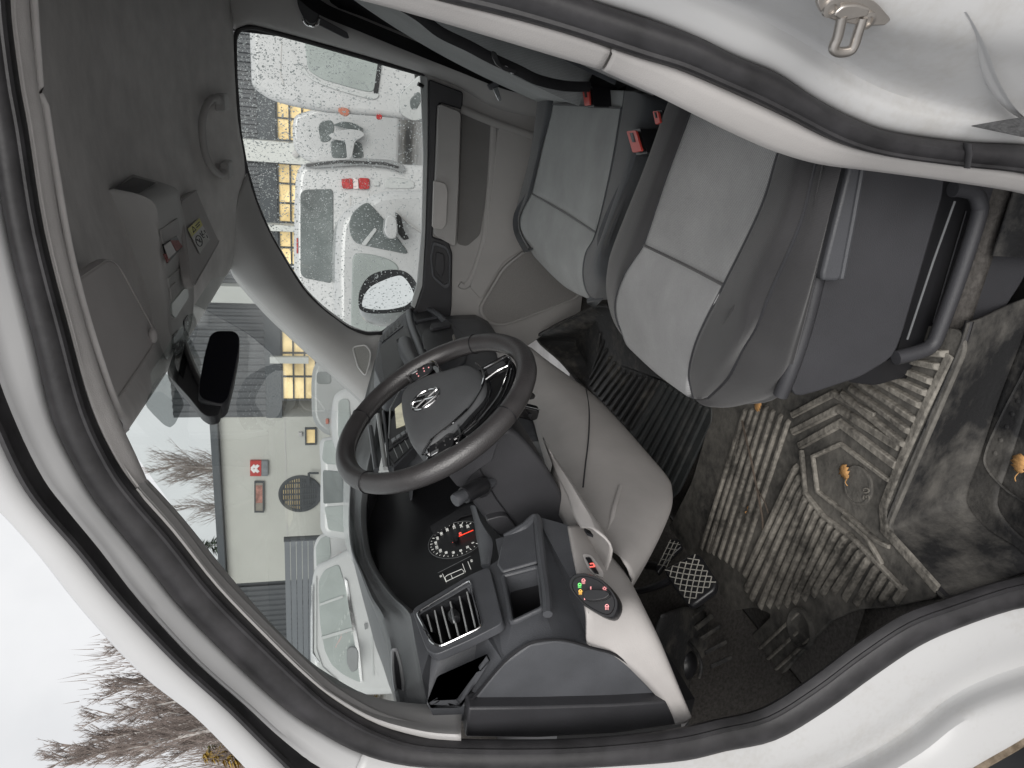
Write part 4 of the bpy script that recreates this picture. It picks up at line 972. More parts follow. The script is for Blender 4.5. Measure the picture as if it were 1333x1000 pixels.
# pale lower panel with the light switch, wrapping round the corner
lo_ = [((741, 684), (763, 690)), ((748, 718), (788, 716)), ((755, 748), (808, 738)), ((762, 775), (822, 760)), ((767, 800), (836, 788)), ((771, 842), (855, 828)), ((800, 852), (869, 860)), ((831, 875), (881, 888)), ((867, 914), (894, 918)), ((881, 943), (901, 934))]
rows = []
for k, (a, b) in enumerate(lo_):
    p = DN(*a, .004)
    if k < 5: q = V(*b, X=-.665)
    else:
        q = V(*b, Y=(.757, .745, .738, .733, .728)[k - 5]); p = V(*a, Y=(.752, .745, .738, .731, .726)[k - 5])
    m = p.lerp(q, .5) + (Vector((.008, -.004, -.002)) if k < 6 else Vector((0, -.004, 0)))
    rows.append([p + Vector((-.012, .01, .0)), p, m, q, q + Vector((-.06, .04, -.02)), q + Vector((-.2, .08, .0))])
lp_ = mk('lower_panel', grid(rows, 5, 5), PALE, dash, solid=.003)
# button pair in its recess
def LPp(x, y, h=0): return V(x, y, p=DN(770, 730, .012 + h), n=Vector((.80, 0, .60)).normalized())
rc = rnd([LPp(*p) for p in ((757, 721), (765, 722), (781, 745), (788, 750), (775, 744), (766, 740))], .004, 2)
mk('button_recess', extr(rnd([LPp(*p, -.001) for p in ((758, 722), (770, 724), (786, 746), (786, 754), (772, 748), (764, 738))], .006, 2), DNm * .002), PALE, lp_)
for q in (((762, 727), (769, 727), (774, 736), (768, 738)), ((768, 740), (775, 739), (780, 748), (774, 747))):
    mk('button', extr(rnd([LPp(*p, .0015) for p in q], .002, 2), DNm * .003), BLACK, lp_, bev=.001)
REDL = mat('red_symbol_light', (.8, .12, .10), .5, emit=(1, .13, .10), es=.8)
PINKL = mat('pink_symbol_light', (.8, .35, .35), .5, emit=(1, .38, .40), es=.4)
GRNL = mat('green_symbol_light', (.2, .8, .2), .5, emit=(.2, 1, .25), es=.5)
AMBL = mat('amber_symbol_light', (.9, .5, .1), .5, emit=(1, .55, .12), es=.6)
mk('button_symbol', join(tube([LPp(768, 734, .005), LPp(772, 733.5, .005), LPp(774, 737, .005)], .0009, 5), tube([LPp(768, 738, .005), LPp(774, 737.5, .005)], .0009, 5)), REDL, lp_)
# rotary light switch
SWn = Vector((.66, -.55, .52)).normalized(); SWp = DN(774, 777, .012)
def SW(x, y, h=0): return V(x, y, p=SWp + SWn * h, n=SWn)
sw = thing('light_switch', 'round black headlamp switch with glowing symbols on the pale lower dash panel', 'light switch', SWp)
el = [(742, 757), (747, 750), (757, 747), (770, 749), (785, 756), (798, 769), (806, 783), (806, 795), (800, 805), (790, 805), (775, 798), (760, 788), (748, 775), (742, 765)]
E0 = cr([SW(*p, 0) for p in el], 3, True); ec_ = sum(E0, Vector()) / len(E0)
def ring(s, h): return [ec_ + (p - ec_) * s + SWn * h for p in E0]
n_ = len(E0); lv_ = [ring(1.0, -.02), ring(1.0, .004), ring(.95, .008), ring(.86, .008), ring(.82, .006)]
v = [p for l in lv_ for p in l] + [ec_ + SWn * .006]
f = [[j * n_ + i, j * n_ + (i + 1) % n_, (j + 1) * n_ + (i + 1) % n_, (j + 1) * n_ + i] for j in range(4) for i in range(n_)] + [[4 * n_ + i, 4 * n_ + (i + 1) % n_, 5 * n_] for i in range(n_)]
mk('switch_body', (v, f), BLACK, sw)
kb = rnd([SW(*p, .007) for p in ((761, 777), (763, 770), (772, 769), (790, 770), (797, 775), (790, 781), (774, 784), (764, 782))], .006, 3)
mk('knob', extr(kb, SWn * .012), BLACK, sw, bev=.004, seg=3)
def sym(x, y, s, m, kind):
    c = SW(x, y, .0085); r_ = (SW(x, y - 10, .0085) - c).normalized(); u_ = SWn.cross(r_)
    g = []
    if kind == 'bar': g = [bar(c - r_ * s, c + r_ * s, u_ * s * .35, SWn * .0006)]
    elif kind == 'lamp':
        P = [c + r_ * (s * math.cos(q)) + u_ * (s * .8 * math.sin(q)) for q in [math.pi * k / 8 - math.pi / 2 for k in range(9)]]
        g = [tube(P + [P[0]], s * .18, 5)] + [bar(c - r_ * s * 1.3 + u_ * s * t, c - r_ * s * .3 + u_ * s * t, u_ * s * .13, SWn * .0006) for t in (-.6, 0, .6)]
    elif kind == 'sun':
        g = [tube([c + r_ * (s * .5 * math.cos(q)) + u_ * (s * .5 * math.sin(q)) for q in [math.pi * k / 5 for k in range(10)]], s * .17, 5, True)]
        g += [bar(c + (r_ * math.cos(q) + u_ * math.sin(q)) * s * .75, c + (r_ * math.cos(q) + u_ * math.sin(q)) * s * 1.1, (u_ * math.cos(q) - r_ * math.sin(q)) * s * .14, SWn * .0006) for q in [math.pi * k / 4 for k in range(8)]]
    mk('symbol', join(*g), m, sw)
sym(759.5, 756.5, .0030, PINKL, 'lamp'); sym(754.5, 762, .0028, GRNL, 'lamp'); sym(755.5, 770.5, .0028, AMBL, 'lamp'); sym(761, 779, .002, PINKL, 'bar')
sym(769, 766, .0025, PINKL, 'bar'); sym(787, 766.5, .0030, PINKL, 'sun'); sym(790, 790, .0030, PINKL, 'lamp')

# big pale panel under the dash
kr = [[(640, 440), (682, 448), (706, 467)], [(660, 500), (715, 490), (763, 506)], [(690, 540), (748, 530), (802, 545)], [(700, 570), (768, 562), (836, 584)], [(712, 612), (785, 605), (862, 616)], [(722, 640), (795, 640), (869, 634)], [(735, 668), (800, 670), (868, 660)], [(760, 690), (806, 700), (848, 706)], [(785, 712), (808, 726), (821, 748)]]
rows = []
for k, (a, b, c) in enumerate(kr):
    p, q, r_ = V(*a, X=-.69), V(*b, X=-.645), V(*c, X=-.665)
    rows.append([p, q, r_, r_ + Vector((-.05, .02, -.012)), r_ + Vector((-.22, .05, .03))])
knee = mk('knee_panel', grid(rows, 6, 5), PALE, dash, solid=.003)
mk('panel_seam', tube(cr([V(763, 507, X=-.655), V(767, 535, X=-.645), V(766, 570, X=-.64), V(762, 605, X=-.64), V(759, 634, X=-.645)], 4), .0016, 6), MATS['dark_plastic'], knee)
mk('panel_crease', tube(cr([V(808, 632, X=-.642), V(800, 660, X=-.642), V(793, 690, X=-.652)], 4), .004, 8, flat=.5), PALE, knee)
mk('column_surround', grid([[V(*a, X=-.60), V(*b, X=-.575), V(*c, X=-.60), V(*c, X=-.60) + Vector((-.08, .02, 0))] for a, b, c in [((706, 570), (716, 590), (722, 598)), ((722, 612), (738, 622), (746, 634)), ((738, 645), (756, 652), (765, 664)), ((746, 670), (768, 672), (782, 690)), ((756, 688), (775, 690), (798, 716))]], 4, 4), PALE, dash, solid=.003)
mk('kneepad_gap', extr([V(*p, X=-.598) for p in ((760, 690), (768, 694), (772, 700), (764, 697))], (.004, 0, 0)), BLACK, dash)

# ---- instrument cluster
CPp, CPn = Vector((-.825, 1.2, 1.21)), Vector((.95, 0, .31)).normalized()
def CP(x, y, h=0): return V(x, y, p=CPp + CPn * h, n=CPn)
clu = thing('instrument_cluster', 'black instrument cluster with a lit red needle and a small display behind the wheel', 'instrument cluster', CPp)
mk('cluster_panel', extr([Vector((-.825 - .33 * (z - 1.21), y, z)) for y, z in ((.93, 1.10), (1.47, 1.10), (1.47, 1.36), (1.2, 1.38), (.93, 1.33))], (-.02, 0, 0)), BLACK, clu)
hood = []
for (b, yb) in tr[2:10]:
    q = V(*b, Y=yb) + Vector((-.004, 0, -.004))
    hood.append([q, q + Vector((-.05, .004, -.004)), q + Vector((-.11, .008, -.02))])
mk('hood_lining', grid(hood, 4, 4), DASHD, clu, solid=.003)
mk('hood_fold', tube(cr([h[1] + Vector((.008, 0, -.003)) for h in hood], 4), .0015, 5), DASHD, clu)
mk('lens_wedge', extr([CP(*p, .002) for p in ((560, 686), (603, 660), (620, 655), (622, 668), (600, 674), (566, 700))], CPn * .002), DASHD, clu)
lipP = [DF(612, 660, -.02), DF(617, 680, -.018), DF(620, 700, -.016), DF(624, 720, -.012), DF(626, 737, -.008)]
lipQ = [DF(620, 660, -.004), DF(627, 680, -.004), DF(640, 701, .0), DF(641, 717, .0), DF(638, 736, .0)]
mk('binnacle_frame', band(cr(lipP, 4), cr(lipQ, 4), DNm * .004, -DNm * .01, 5), DASH, clu)
# dial: rim, ticks, numbers, needle
dc = CP(594, 702, .003); dR = .057
da = Vector((0, 1, 0)); db = CPn.cross(da).normalized()
if db.z < 0: db = -db
def DPt(r, deg, h=0):
    q = math.radians(deg); return dc + da * (r * math.cos(q)) + db * (r * math.sin(q)) + CPn * h
mk('dial_rim', tube([DPt(dR, k * 7.5) for k in range(48)], .0007, 6, True), SILVER, clu)
DIALW = mat('dial_print', (.75, .75, .72), .6, emit=(.9, .9, .85), es=.3)
g = []
for k in range(0, 27):
    dg = 225 - k * 10.4; L_ = .005 if k % 2 == 0 else .003
    p, q = DPt(dR * .93, dg, .0006), DPt(dR * .93 - L_, dg, .0006)
    g.append(bar(p, q, (q - p).cross(CPn).normalized() * (.0007 if k % 2 == 0 else .0004), CPn * .0004))
mk('dial_tick', join(*g), DIALW, clu, smooth=False)
for k in range(14):
    dg = 225 - k * 20.8
    mk('dial_number', glyphs(str(k * 20), .0078, DPt(dR * .72, dg, .0006), da, db, .0002), DIALW, clu, smooth=False)
mk('needle', bar(DPt(.006, 105, .004), DPt(dR * .66, -82, .004), da * .0010, CPn * .001), mat('needle_red', (.8, .05, .02), .4, emit=(1, .05, .02), es=.8), clu)
mk('needle_hub', lathe([(.007, 0), (.0065, .004), (.001, .0045)], DPt(0, 0, .001), CPn, 18), BLACK, clu)
mk('warning_light', glyphs('((!))', .006, DPt(.016, -40, .001), da, db, .0002), REDL, clu, smooth=False)
mk('warning_light', glyphs('-', .007, DPt(.012, 130, .001), da, db, .0002), REDL, clu, smooth=False)
# display with a car outline
mk('display_bar', bar(CP(570, 746, .003), CP(613, 724, .003), db * .0006 + da * .0006, CPn * .0006), MATS['silver_paint'], clu)
def P2(x, y): return CP(x, y, .003)
car_ = [P2(581, 757), P2(579, 752), P2(582, 749), P2(601, 741), P2(604, 744), P2(604, 746), P2(581, 757)]
g = [tube(car_, .0006, 5), tube([P2(576, 747), P2(581, 758)], .0005, 5), tube([P2(602, 734), P2(606, 745)], .0005, 5), tube([P2(609, 731), P2(613, 741)], .0005, 5), tube([P2(587, 748), P2(589, 753)], .0005, 5)]
mk('display_graphic', join(*g), DIALW, clu)
mk('display_text', glyphs('0.0', .006, CP(614, 730, .003), da, db, .0002), DIALW, clu, smooth=False)
mk('display_text', glyphs('83', .006, CP(574, 750, .003), da, db, .0002), DIALW, clu, smooth=False)

# ---- steering column and stalks
col = thing('steering_column', 'dark plastic steering column shroud with an indicator stalk below the wheel', 'steering column', (-.66, 1.13, 1.1))
so2 = [V(*p, Y=1.06) for p in [(578, 612), (600, 603), (640, 575), (656, 556), (672, 562), (690, 580), (708, 603), (724, 628), (738, 653), (750, 680), (742, 690), (715, 700), (690, 700), (668, 700), (652, 702), (640, 690), (628, 672), (612, 650), (596, 634)]]
mk('shroud', extr(rnd(so2, .012, 2), (0, .17, 0)), DASHD, col, bev=.022, seg=4)
mk('shroud_seam', tube(cr([V(*p, Y=1.0575) for p in ((621, 603), (630, 620), (645, 648), (660, 668), (671, 685))], 4), .0012, 5), BLACK, col)
mk('shroud_flap', extr(rnd([V(*p, Y=1.045) for p in ((632, 677), (650, 672), (660, 672), (670, 684), (672, 688), (654, 697), (640, 688))], .006), (0, .02, 0)), DASHD, col, bev=.003)
mk('shroud_collar', extr(rnd([V(*p, Y=1.05) for p in ((578, 612), (596, 606), (640, 577), (650, 570), (640, 600), (622, 612), (612, 620), (604, 632), (596, 634))], .004), (0, .16, 0)), SBASE, col, bev=.02, seg=4)
stk = cr([V(592, 652, Y=.99), V(603, 645, Y=1.0), V(620, 636, Y=1.02), V(640, 628, Y=1.06)], 4)
mk('indicator_stalk', tube(stk, [.0105, .0115, .0115, .011, .0105, .010, .010, .0095, .009, .009, .009, .009, .009], 10), DASH, col)
mk('stalk_grip', tube(cr([V(604, 645, Y=1.0), V(618, 637, Y=1.018), V(630, 632, Y=1.04)], 4), [.0135, .0145, .015, .015, .015, .015, .015, .0145, .013], 12), BLACK, col)
mk('stalk_gate', extr(rnd([V(*p, Y=1.045) for p in ((622, 630), (634, 624), (643, 636), (634, 646), (624, 650))], .004), (0, .02, 0)), BLACK, col, bev=.002)
mk('wiper_stalk', tube(cr([V(664, 505, Y=1.2), V(680, 510, Y=1.27), V(691, 516, Y=1.31)], 4), .010, 8, flat=.7), BLACK, col)
key = thing('car_key', 'black folding key fob in the ignition beside the steering column', 'car key', V(686, 540, Y=1.2))
mk('fob', extr(rnd([V(*p, Y=1.2) for p in ((671, 536), (676, 528), (703, 534), (700, 547), (692, 549), (670, 543))], .006, 3), (.004, .014, 0)), GLOSS, key, bev=.003, seg=2)
mk('fob_button', lathe([(.0045, 0), (.004, .0012), (.001, .0014)], V(690, 541, Y=1.199), (0, -1, 0), 14), BLACK, key)
mk('fob_edge', tube([V(676, 527.5, Y=1.199), V(703, 533.5, Y=1.199)], .0011, 5), CHROME, key)
mk('blade', bar(V(672, 540, Y=1.205), V(655, 538, Y=1.205), (0, 0, .004), (0, .002, 0)), STEEL, key)

# ================================================================== STEERING WHEEL
WC, Wn = Vector((-.4993, 1.13, 1.2675)), Vector((.83236, -.05953, .55103)).normalized()
Wa = UPZ.cross(Wn).normalized(); Wb = Wn.cross(Wa)
def W(a, b, h=0): return WC + Wa * a + Wb * b + Wn * h
sw_ = thing('steering_wheel', 'black leather three-spoke steering wheel with a round silver badge on its hub', 'steering wheel', WC - Wn * .06)
N = 96
def rimr(k):
    d = 360 * k / N; s = 0
    for c in (0, 180): s = max(s, math.exp(-((d - c + 180) % 360 - 180) ** 2 / 900))
    return .0163 + .0010 * s
rimP = [W(.1745 * math.cos(2 * math.pi * k / N), .1745 * math.sin(2 * math.pi * k / N)) for k in range(N)]
v = []; f = []; sg = 14
for k in range(N):
    q = 2 * math.pi * k / N; rd = Wa * math.cos(q) + Wb * math.sin(q); r_ = rimr(k)
    for j in range(sg):
        t = 2 * math.pi * j / sg
        v.append(rimP[k] + rd * (r_ * 1.03 * math.cos(t)) + Wn * (r_ * 1.05 * math.sin(t)))
for k in range(N):
    for j in range(sg):
        f.append([k * sg + j, k * sg + (j + 1) % sg, ((k + 1) % N) * sg + (j + 1) % sg, ((k + 1) % N) * sg + j])
mk('rim', (v, f), LEATHER, sw_, ang=180)
# leather panel joints and the stitching on the inner side
for dg in (128, 52, -38, -142):
    q = math.radians(dg); c = W(.1745 * math.cos(q), .1745 * math.sin(q)); rd = Wa * math.cos(q) + Wb * math.sin(q)
    mk('leather_joint', tube([c + rd * (.0176 * math.cos(t)) + Wn * (.018 * math.sin(t)) for t in [2 * math.pi * j / 18 for j in range(18)]], .0009, 5, True), BLACK, sw_)
g = []
THR = mat('grey_thread', (.10, .10, .10), .8)
for k in range(150):
    dg = 360 * k / 150
    if any(abs((dg - c + 180) % 360 - 180) < 14 for c in (0, 180, 270)): continue
    q = math.radians(dg); q2 = math.radians(dg + 1.8)
    def rp(qq, t): return W(.1745 * math.cos(qq), .1745 * math.sin(qq)) - (Wa * math.cos(qq) + Wb * math.sin(qq)) * (.0168 * math.cos(t)) + Wn * (.0168 * math.sin(t))
    g.append(tube([rp(q, -.3), rp(q2, .0)], .0007, 4)); g.append(tube([rp(q2, -.3), rp(q, .0)], .0007, 4))
mk('stitching', join(*g), THR, sw_, kind='stuff', recalc=False)
# airbag pad: domed cushion
po = [(-.112, .026), (-.082, .046), (0, .052), (.075, .047), (.098, .030), (.096, -.005), (.075, -.045), (.052, -.082), (0, -.094), (-.054, -.084), (-.082, -.048), (-.108, -.010)]
PO = cr([Vector((a, b, 0)) for a, b in po], 4, True); pcx = Vector((0, -.012, 0))
lv_ = [(1.0, -.03), (1.0, .002), (.97, .009), (.90, .014), (.70, .019), (.4, .0215)]
v = [W(*(pcx + (p - pcx) * s * 1.07).xy, h) for s, h in lv_ for p in PO] + [W(0, -.012, .022)]
PO = [pcx + (p - pcx) * 1.07 for p in PO]
n_ = len(PO); f = [[j * n_ + i, j * n_ + (i + 1) % n_, (j + 1) * n_ + (i + 1) % n_, (j + 1) * n_ + i] for j in range(5) for i in range(n_)] + [[5 * n_ + i, 5 * n_ + (i + 1) % n_, 6 * n_] for i in range(n_)] + [list(range(n_))]
pad = mk('hub_pad', (v, f), mat('airbag_plastic', (.095, .098, .103), .5, .06, 20, bump=.35, bs=700), sw_, ang=70)
mk('pad_text', glyphs('AIRBAG', .0075, W(.045, -.045, .0165), Wa, Wb, .0004), DASHD, pad, smooth=False)
# badge: ring with the two stacked letters
bc = (0.0, .004)
mk('badge_well', lathe([(.029, -.003), (.029, .001), (.026, .0012), (.001, .0012)], W(*bc, .0205), Wn, 32), GLOSS, pad)
mk('badge_ring', tube([W(bc[0] + .0265 * math.cos(2 * math.pi * k / 40), bc[1] + .0265 * math.sin(2 * math.pi * k / 40), .0225) for k in range(40)], .0022, 8, True), CHROME, pad)
def stroke(pts, w_=.0022):
    return mitre([W(bc[0] + a[0], bc[1] + a[1], .0218) for a in pts], w_, .002, Wn)
mk('badge_letter', stroke([(-.0115, .0215), (0, .003), (.0115, .0215)]), CHROME, pad)
mk('badge_letter', stroke([(-.021, .0095), (-.0095, -.020), (0, -.001), (.0095, -.020), (.021, .0095)]), CHROME, pad)
# spokes
for s in (1, -1):
    pl_ = [W(s * a, b, h) for a, b, h in ((.082, .030, .0), (.120, .030, .004), (.168, .040, .002), (.170, -.022, .002), (.125, -.032, .004), (.078, -.035, .0))]
    spk = mk('spoke', extr(pl_, -Wn * .018), GLOSS, sw_, bev=.004, seg=2)
    mk('spoke_trim', tube(cr([W(s * a, b, .005) for a, b in ((.100, .028), (.120, .0275), (.145, .030), (.157, .035))], 4), .0016, 6), CHROME, spk)
    mk('spoke_trim', tube(cr([W(s * a, b, .006) for a, b in ((.158, -.020), (.138, -.028), (.115, -.031), (.094, -.030))], 4), .0016, 6), CHROME, spk)
    mk('button_pad', extr(rnd([W(s * a, b, .005) for a, b in ((.112, .022), (.150, .026), (.152, -.014), (.122, -.022), (.110, -.012))], .008, 3), Wn * .003), BLACK, spk, bev=.001)
    for a, b in ((.121, .010), (.133, .012), (.143, .010), (.127, -.003), (.139, -.003), (.131, -.013)):
        mk('button_symbol', bar(W(s * a - .002, b, .0082), W(s * a + .002, b, .0082), Wb * .0012, Wn * .0004), PINKL if s > 0 else MATS['grey_thread'], spk)
    mk('rocker', extr(rnd([W(s * a, b, .0082) for a, b in ((.140, .022), (.149, .023), (.149, .010), (.140, .008))], .002, 2), Wn * .002), SILVER, spk, bev=.0008)
# web that runs from the left spoke into the lower spoke
web = [(-.125, -.030), (-.148, -.040), (-.140, -.070), (-.115, -.103), (-.075, -.134), (-.040, -.150), (0, -.155), (.040, -.150), (.043, -.120), (.036, -.088), (-.030, -.092), (-.058, -.078), (-.085, -.045), (-.100, -.020)]
lw = mk('lower_spoke', extr([W(a, b, .001) for a, b in web], -Wn * .014), GLOSS, sw_, bev=.003, seg=2)
def WPX(x, y, h): return V(x, y, p=WC + Wn * h, n=Wn)
mk('spoke_trim', tube(cr([WPX(*p, .006) for p in ((553, 593), (575, 581), (600, 566), (625, 545), (648, 516), (659, 492), (664, 470))], 5), .0019, 6), CHROME, lw)
mk('spoke_trim', tube(cr([WPX(*p, .014) for p in ((550, 592), (561, 573), (588, 551), (611, 529), (626, 505), (630, 492), (627, 480), (620, 472))], 5), .0021, 6), CHROME, lw)
mk('spoke_trim', tube(cr([W(a, b, .004) for a, b in ((-.012, -.100), (-.006, -.125), (-.008, -.148), (.006, -.153), (.022, -.149), (.024, -.125), (.026, -.100))], 5), .0016, 6), CHROME, lw)
mk('spoke_slot', extr(rnd([W(a, b, .003) for a, b in ((-.002, -.108), (.018, -.108), (.017, -.140), (.001, -.143))], .004, 2), Wn * .001), DASHD, lw)
mk('hub_back', lathe([(.045, -.03), (.05, -.02), (.05, -.008), (.04, -.006)], WC, Wn, 28), DASHD, sw_)
mk('hub_neck', lathe([(.05, -.11), (.055, -.03), (.05, -.02)], WC, Wn, 24), BLACK, sw_)

# ================================================================== CENTRE AND FAR DASH
def XF(x, y, h=0): return V(x, y, p=Vector((-.725 + h, 1.6, 1.2)), n=Vector((1, 0, .12)).normalized())
def slab(name, px, h, th, m, par, r_=.005, bev=.002, **k): return mk(name, extr(rnd([XF(x, y, h) for x, y in px], r_, 3), (-th, 0, 0)), m, par, bev=bev, **k)
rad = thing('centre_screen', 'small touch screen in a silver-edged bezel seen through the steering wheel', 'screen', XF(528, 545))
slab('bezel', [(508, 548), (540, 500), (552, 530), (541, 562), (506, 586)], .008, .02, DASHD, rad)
slab('display', [(514, 532), (538, 511), (544, 529), (536, 549), (516, 557)], .010, .003, mat('screen_glass', (.40, .38, .28), .2, .25, 30, emit=(.40, .38, .28), es=.45), rad, r_=.002, bev=0)  # beige reflection on the screen put into its colour and glow
mk('bezel_line', tube([XF(*p, .009) for p in ((506, 570), (508, 532), (520, 510))], .002, 6), SILVER, rad)
for k in range(4):
    c = [(509 + k * 6.2, 572 - k * 4.2)]
    slab('key', [(c[0][0], c[0][1]), (c[0][0] + 5, c[0][1] - 3.4), (c[0][0] + 6.4, c[0][1] + .6), (c[0][0] + 1.4, c[0][1] + 4)], .012, .004, SILVER, rad, r_=.001, bev=.0006)
cv = thing('centre_vent', 'black centre air vent with pale slats under the small screen', 'air vent', XF(525, 582))
slab('vent_frame', [(503, 590), (540, 562), (549, 572), (512, 610)], .004, .03, DASH, cv)
slab('vent_mouth', [(506, 590), (538, 566), (544, 574), (513, 603)], .006, .004, BLACK, cv, r_=.002, bev=0)
for k in range(4):
    x, y = 512 + k * 7.2, 584 - k * 5.2
    mk('slat', bar(XF(x, y, .008), XF(x + 5.5, y + 13 - k * 1.0, .008), (0, .0012, 0), (.004, 0, 0)), SLAT, cv)
for a, b, m in ((((482, 556), (490, 612)), .006, DASH), (((492, 540), (502, 610)), .005, SLAT), (((499, 535), (507, 608)), .0035, DASH)):
    mk('dash_ledge', tube([XF(*a[0], .004), XF(*a[1], .004)], b, 8), m, dash)
# far cubby module
slab('far_cubby_frame', [(487, 478), (493, 442), (503, 428), (522, 409), (534, 402), (558, 401), (575, 408), (592, 424), (612, 442), (606, 470), (560, 500), (500, 510)], .010, .06, DASH, dash, r_=.02, bev=.008)
slab('far_cubby', [(495, 452), (530, 424), (538, 440), (549, 466), (520, 486), (500, 495)], .0115, .004, BLACK, dash, r_=.006, bev=0)
fv = slab('far_vent', [(494, 440), (521, 411), (525, 424), (497, 446)], .0125, .006, DASH, dash, r_=.003)
for k in range(5):
    x, y = 497.5 + k * 5, 440 - k * 4.6
    mk('slat_gap', extr([XF(x, y - 3, .014), XF(x + 3, y - 5.5, .014), XF(x + 3.6, y + 1, .014), XF(x + .8, y + 3.2, .014)], (-.002, 0, 0)), BLACK, fv)
mk('module_bar', tube(cr([XF(532, 407, .016), XF(536, 425, .018), XF(545, 448, .018), XF(553, 468, .016)], 4), .012, 10), DASH, dash)
slab('far_tray', [(539, 408), (557, 405), (563, 412), (542, 419)], .013, .004, BLACK, dash, r_=.003, bev=0)
slab('far_tray', [(543, 422), (568, 415), (572, 420), (556, 430), (550, 440)], .013, .004, BLACK, dash, r_=.003, bev=0)
mk('module_bar', tube(cr([XF(541, 420, .014), XF(556, 416, .016), XF(569, 414, .014)], 4), .006, 8), DASH, dash)
mk('module_rim', tube(cr([XF(534, 404, .012), XF(556, 403, .016), XF(570, 410, .018), XF(580, 420, .016)], 4), .010, 8), DASH, dash)
lev = thing('socket_holder', 'dark grey tubular holder standing inside the far dash cubby', 'holder', XF(530, 470))
mk('tube_body', tube(cr([XF(546, 488, .06), XF(538, 474, .055), XF(531, 460, .05), XF(527, 447, .05)], 4), [.020, .020, .020, .021, .021, .022, .022, .023, .023, .023, .023, .022, .022], 14), DASH, lev)
tcn = XF(526, 446, .052)
mk('collar', tube([tcn + Vector((math.cos(q) * .006, .021 * math.sin(q), .021 * math.cos(q))) for q in [math.pi * 2 * k / 16 for k in range(16)]], .003, 6, True), SBASE, lev)
mk('mouth', ell(tcn, (Vector((.002, 0, .014)), Vector((0, .014, 0)), Vector((.005, 0, 0)))), BLACK, lev)
hold = thing('phone_holder', 'black phone cradle clipped to the far end of the dashboard', 'phone holder', XF(570, 440))
slab('back_plate', [(550, 436), (553, 430), (560, 426), (562, 421), (584, 418), (588, 423), (594, 446), (575, 456), (560, 462), (552, 452)], .06, .012, BLACK, hold, r_=.004, bev=.003)
slab('clamp', [(560, 427), (562, 421), (585, 418), (586, 423), (563, 428)], .068, .02, DASHD, hold, r_=.002)
slab('clamp', [(565, 455), (566, 449), (570, 448), (569, 456)], .068, .02, DASHD, hold, r_=.002)
slab('clamp', [(589, 436), (591, 435), (593, 441), (590, 442)], .066, .008, STEEL, hold, r_=.001)
mk('arm', tube([XF(568, 440, .05), XF(566, 445, .0)], .012, 8), BLACK, hold)
slab('far_dash_side', [(588, 411), (612, 441), (640, 440), (640, 470), (606, 470), (596, 440)], -.004, .05, DASHD, dash, r_=.005, bev=.004)

# ================================================================== PEDALS
def PD(x, y, h=0): return V(x, y, p=Vector((-.86 + h, 1.06, .74)), n=Vector((.72, -.15, .66)).normalized())
bp2 = thing('brake_pedal', 'large dark pedal with a pale diamond grid on its rubber pad', 'pedal', PD(898, 754) + Vector((-.05, 0, -.03)))
pc = [(863, 741), (880, 733), (902, 720), (912, 723), (933, 756), (930, 768), (904, 787), (896, 789), (876, 764)]
pn_ = Vector((.72, -.15, .66)).normalized()
mk('pad', extr(rnd([PD(*p) for p in pc], .006, 2), -pn_ * .018), BLACK, bp2, bev=.004, seg=2)
GRID = mat('pedal_grid', (.34, .33, .30), .6, .2, 80)
c00, c10, c01, c11 = Vector((866, 742, 0)), Vector((905, 722, 0)), Vector((897, 786, 0)), Vector((932, 758, 0))
def bil(s, t): q = (c00 * (1 - s) + c10 * s) * (1 - t) + (c01 * (1 - s) + c11 * s) * t; return PD(q.x, q.y, .002)
g = []
for k in range(-4, 6):
    for sgn in (1, -1):
        pts = []
        for i in range(13):
            s = i / 12; t = (k / 5 + sgn * s * .8) if sgn > 0 else ((k + 4) / 5 - s * .8)
            if 0 <= t <= 1: pts.append(bil(s, t) + pn_ * .0006)
        if len(pts) > 1: g.append(tube(pts, .0011, 5))
mk('grip_grid', join(*g), GRID, bp2, recalc=False)
mk('arm', tube(cr([PD(880, 752, -.03), V(850, 765, X=-.93), V(820, 770, X=-1.0), V(780, 760, X=-1.08)], 4), .012, 8, flat=.6), BLACK, bp2)
ap = thing('accelerator_pedal', 'slim dark pedal with a pale diamond grid half hidden behind the larger pedal', 'pedal', V(870, 725, X=-.95))
def PA(x, y, h=0): return V(x, y, p=Vector((-.94 + h, 1.18, .74)), n=pn_)
mk('pad', extr(rnd([PA(*p) for p in ((872, 702), (883, 701), (888, 711), (876, 722), (862, 738), (855, 748), (852, 740), (862, 722))], .005, 2), -pn_ * .014), BLACK, ap, bev=.003)
g = []
for k in range(5): g.append(tube([PA(870 - k * 3.4, 706 + k * 7.2, .002), PA(885 - k * 4, 709 + k * 7, .002)], .0009, 5))
for k in range(3): g.append(tube([PA(873 + k * 5, 703 + k * 1.5, .002), PA(857 + k * 5, 738 + k * 1.5 - 2, .002)], .0009, 5))
mk('grip_grid', join(*g), GRID, ap, recalc=False)
mk('arm', tube([PA(860, 738, -.015), V(835, 735, X=-1.05), V(800, 715, X=-1.15)], .010, 8), BLACK, ap)
ft = thing('wheel_arch_liner', 'dark moulded footwell wall with raised bars left of the pedals', 'footwell liner', V(920, 830, Z=FZ))
mk('liner', grid([[V(*p, Z=z) for p, z in zip(r, (FZ + .24, FZ + .12, FZ + .03))] for r in ([(860, 800), (892, 790), (918, 798)], [(850, 830), (895, 832), (930, 850)], [(860, 880), (893, 885), (925, 902)], [(880, 935), (900, 938), (930, 938)])], 4, 4), MATB, ft, solid=.004)
for a, b in (((900, 803), (916, 790)), ((906, 818), (927, 802)), ((912, 832), (937, 816)), ((918, 850), (945, 836)), ((925, 868), (952, 856))):
    za = FZ + .10
    mk('liner_bar', tube([V(*a, Z=za), V(*b, Z=za - .05)], .006, 8, flat=.6), MATB, ft)
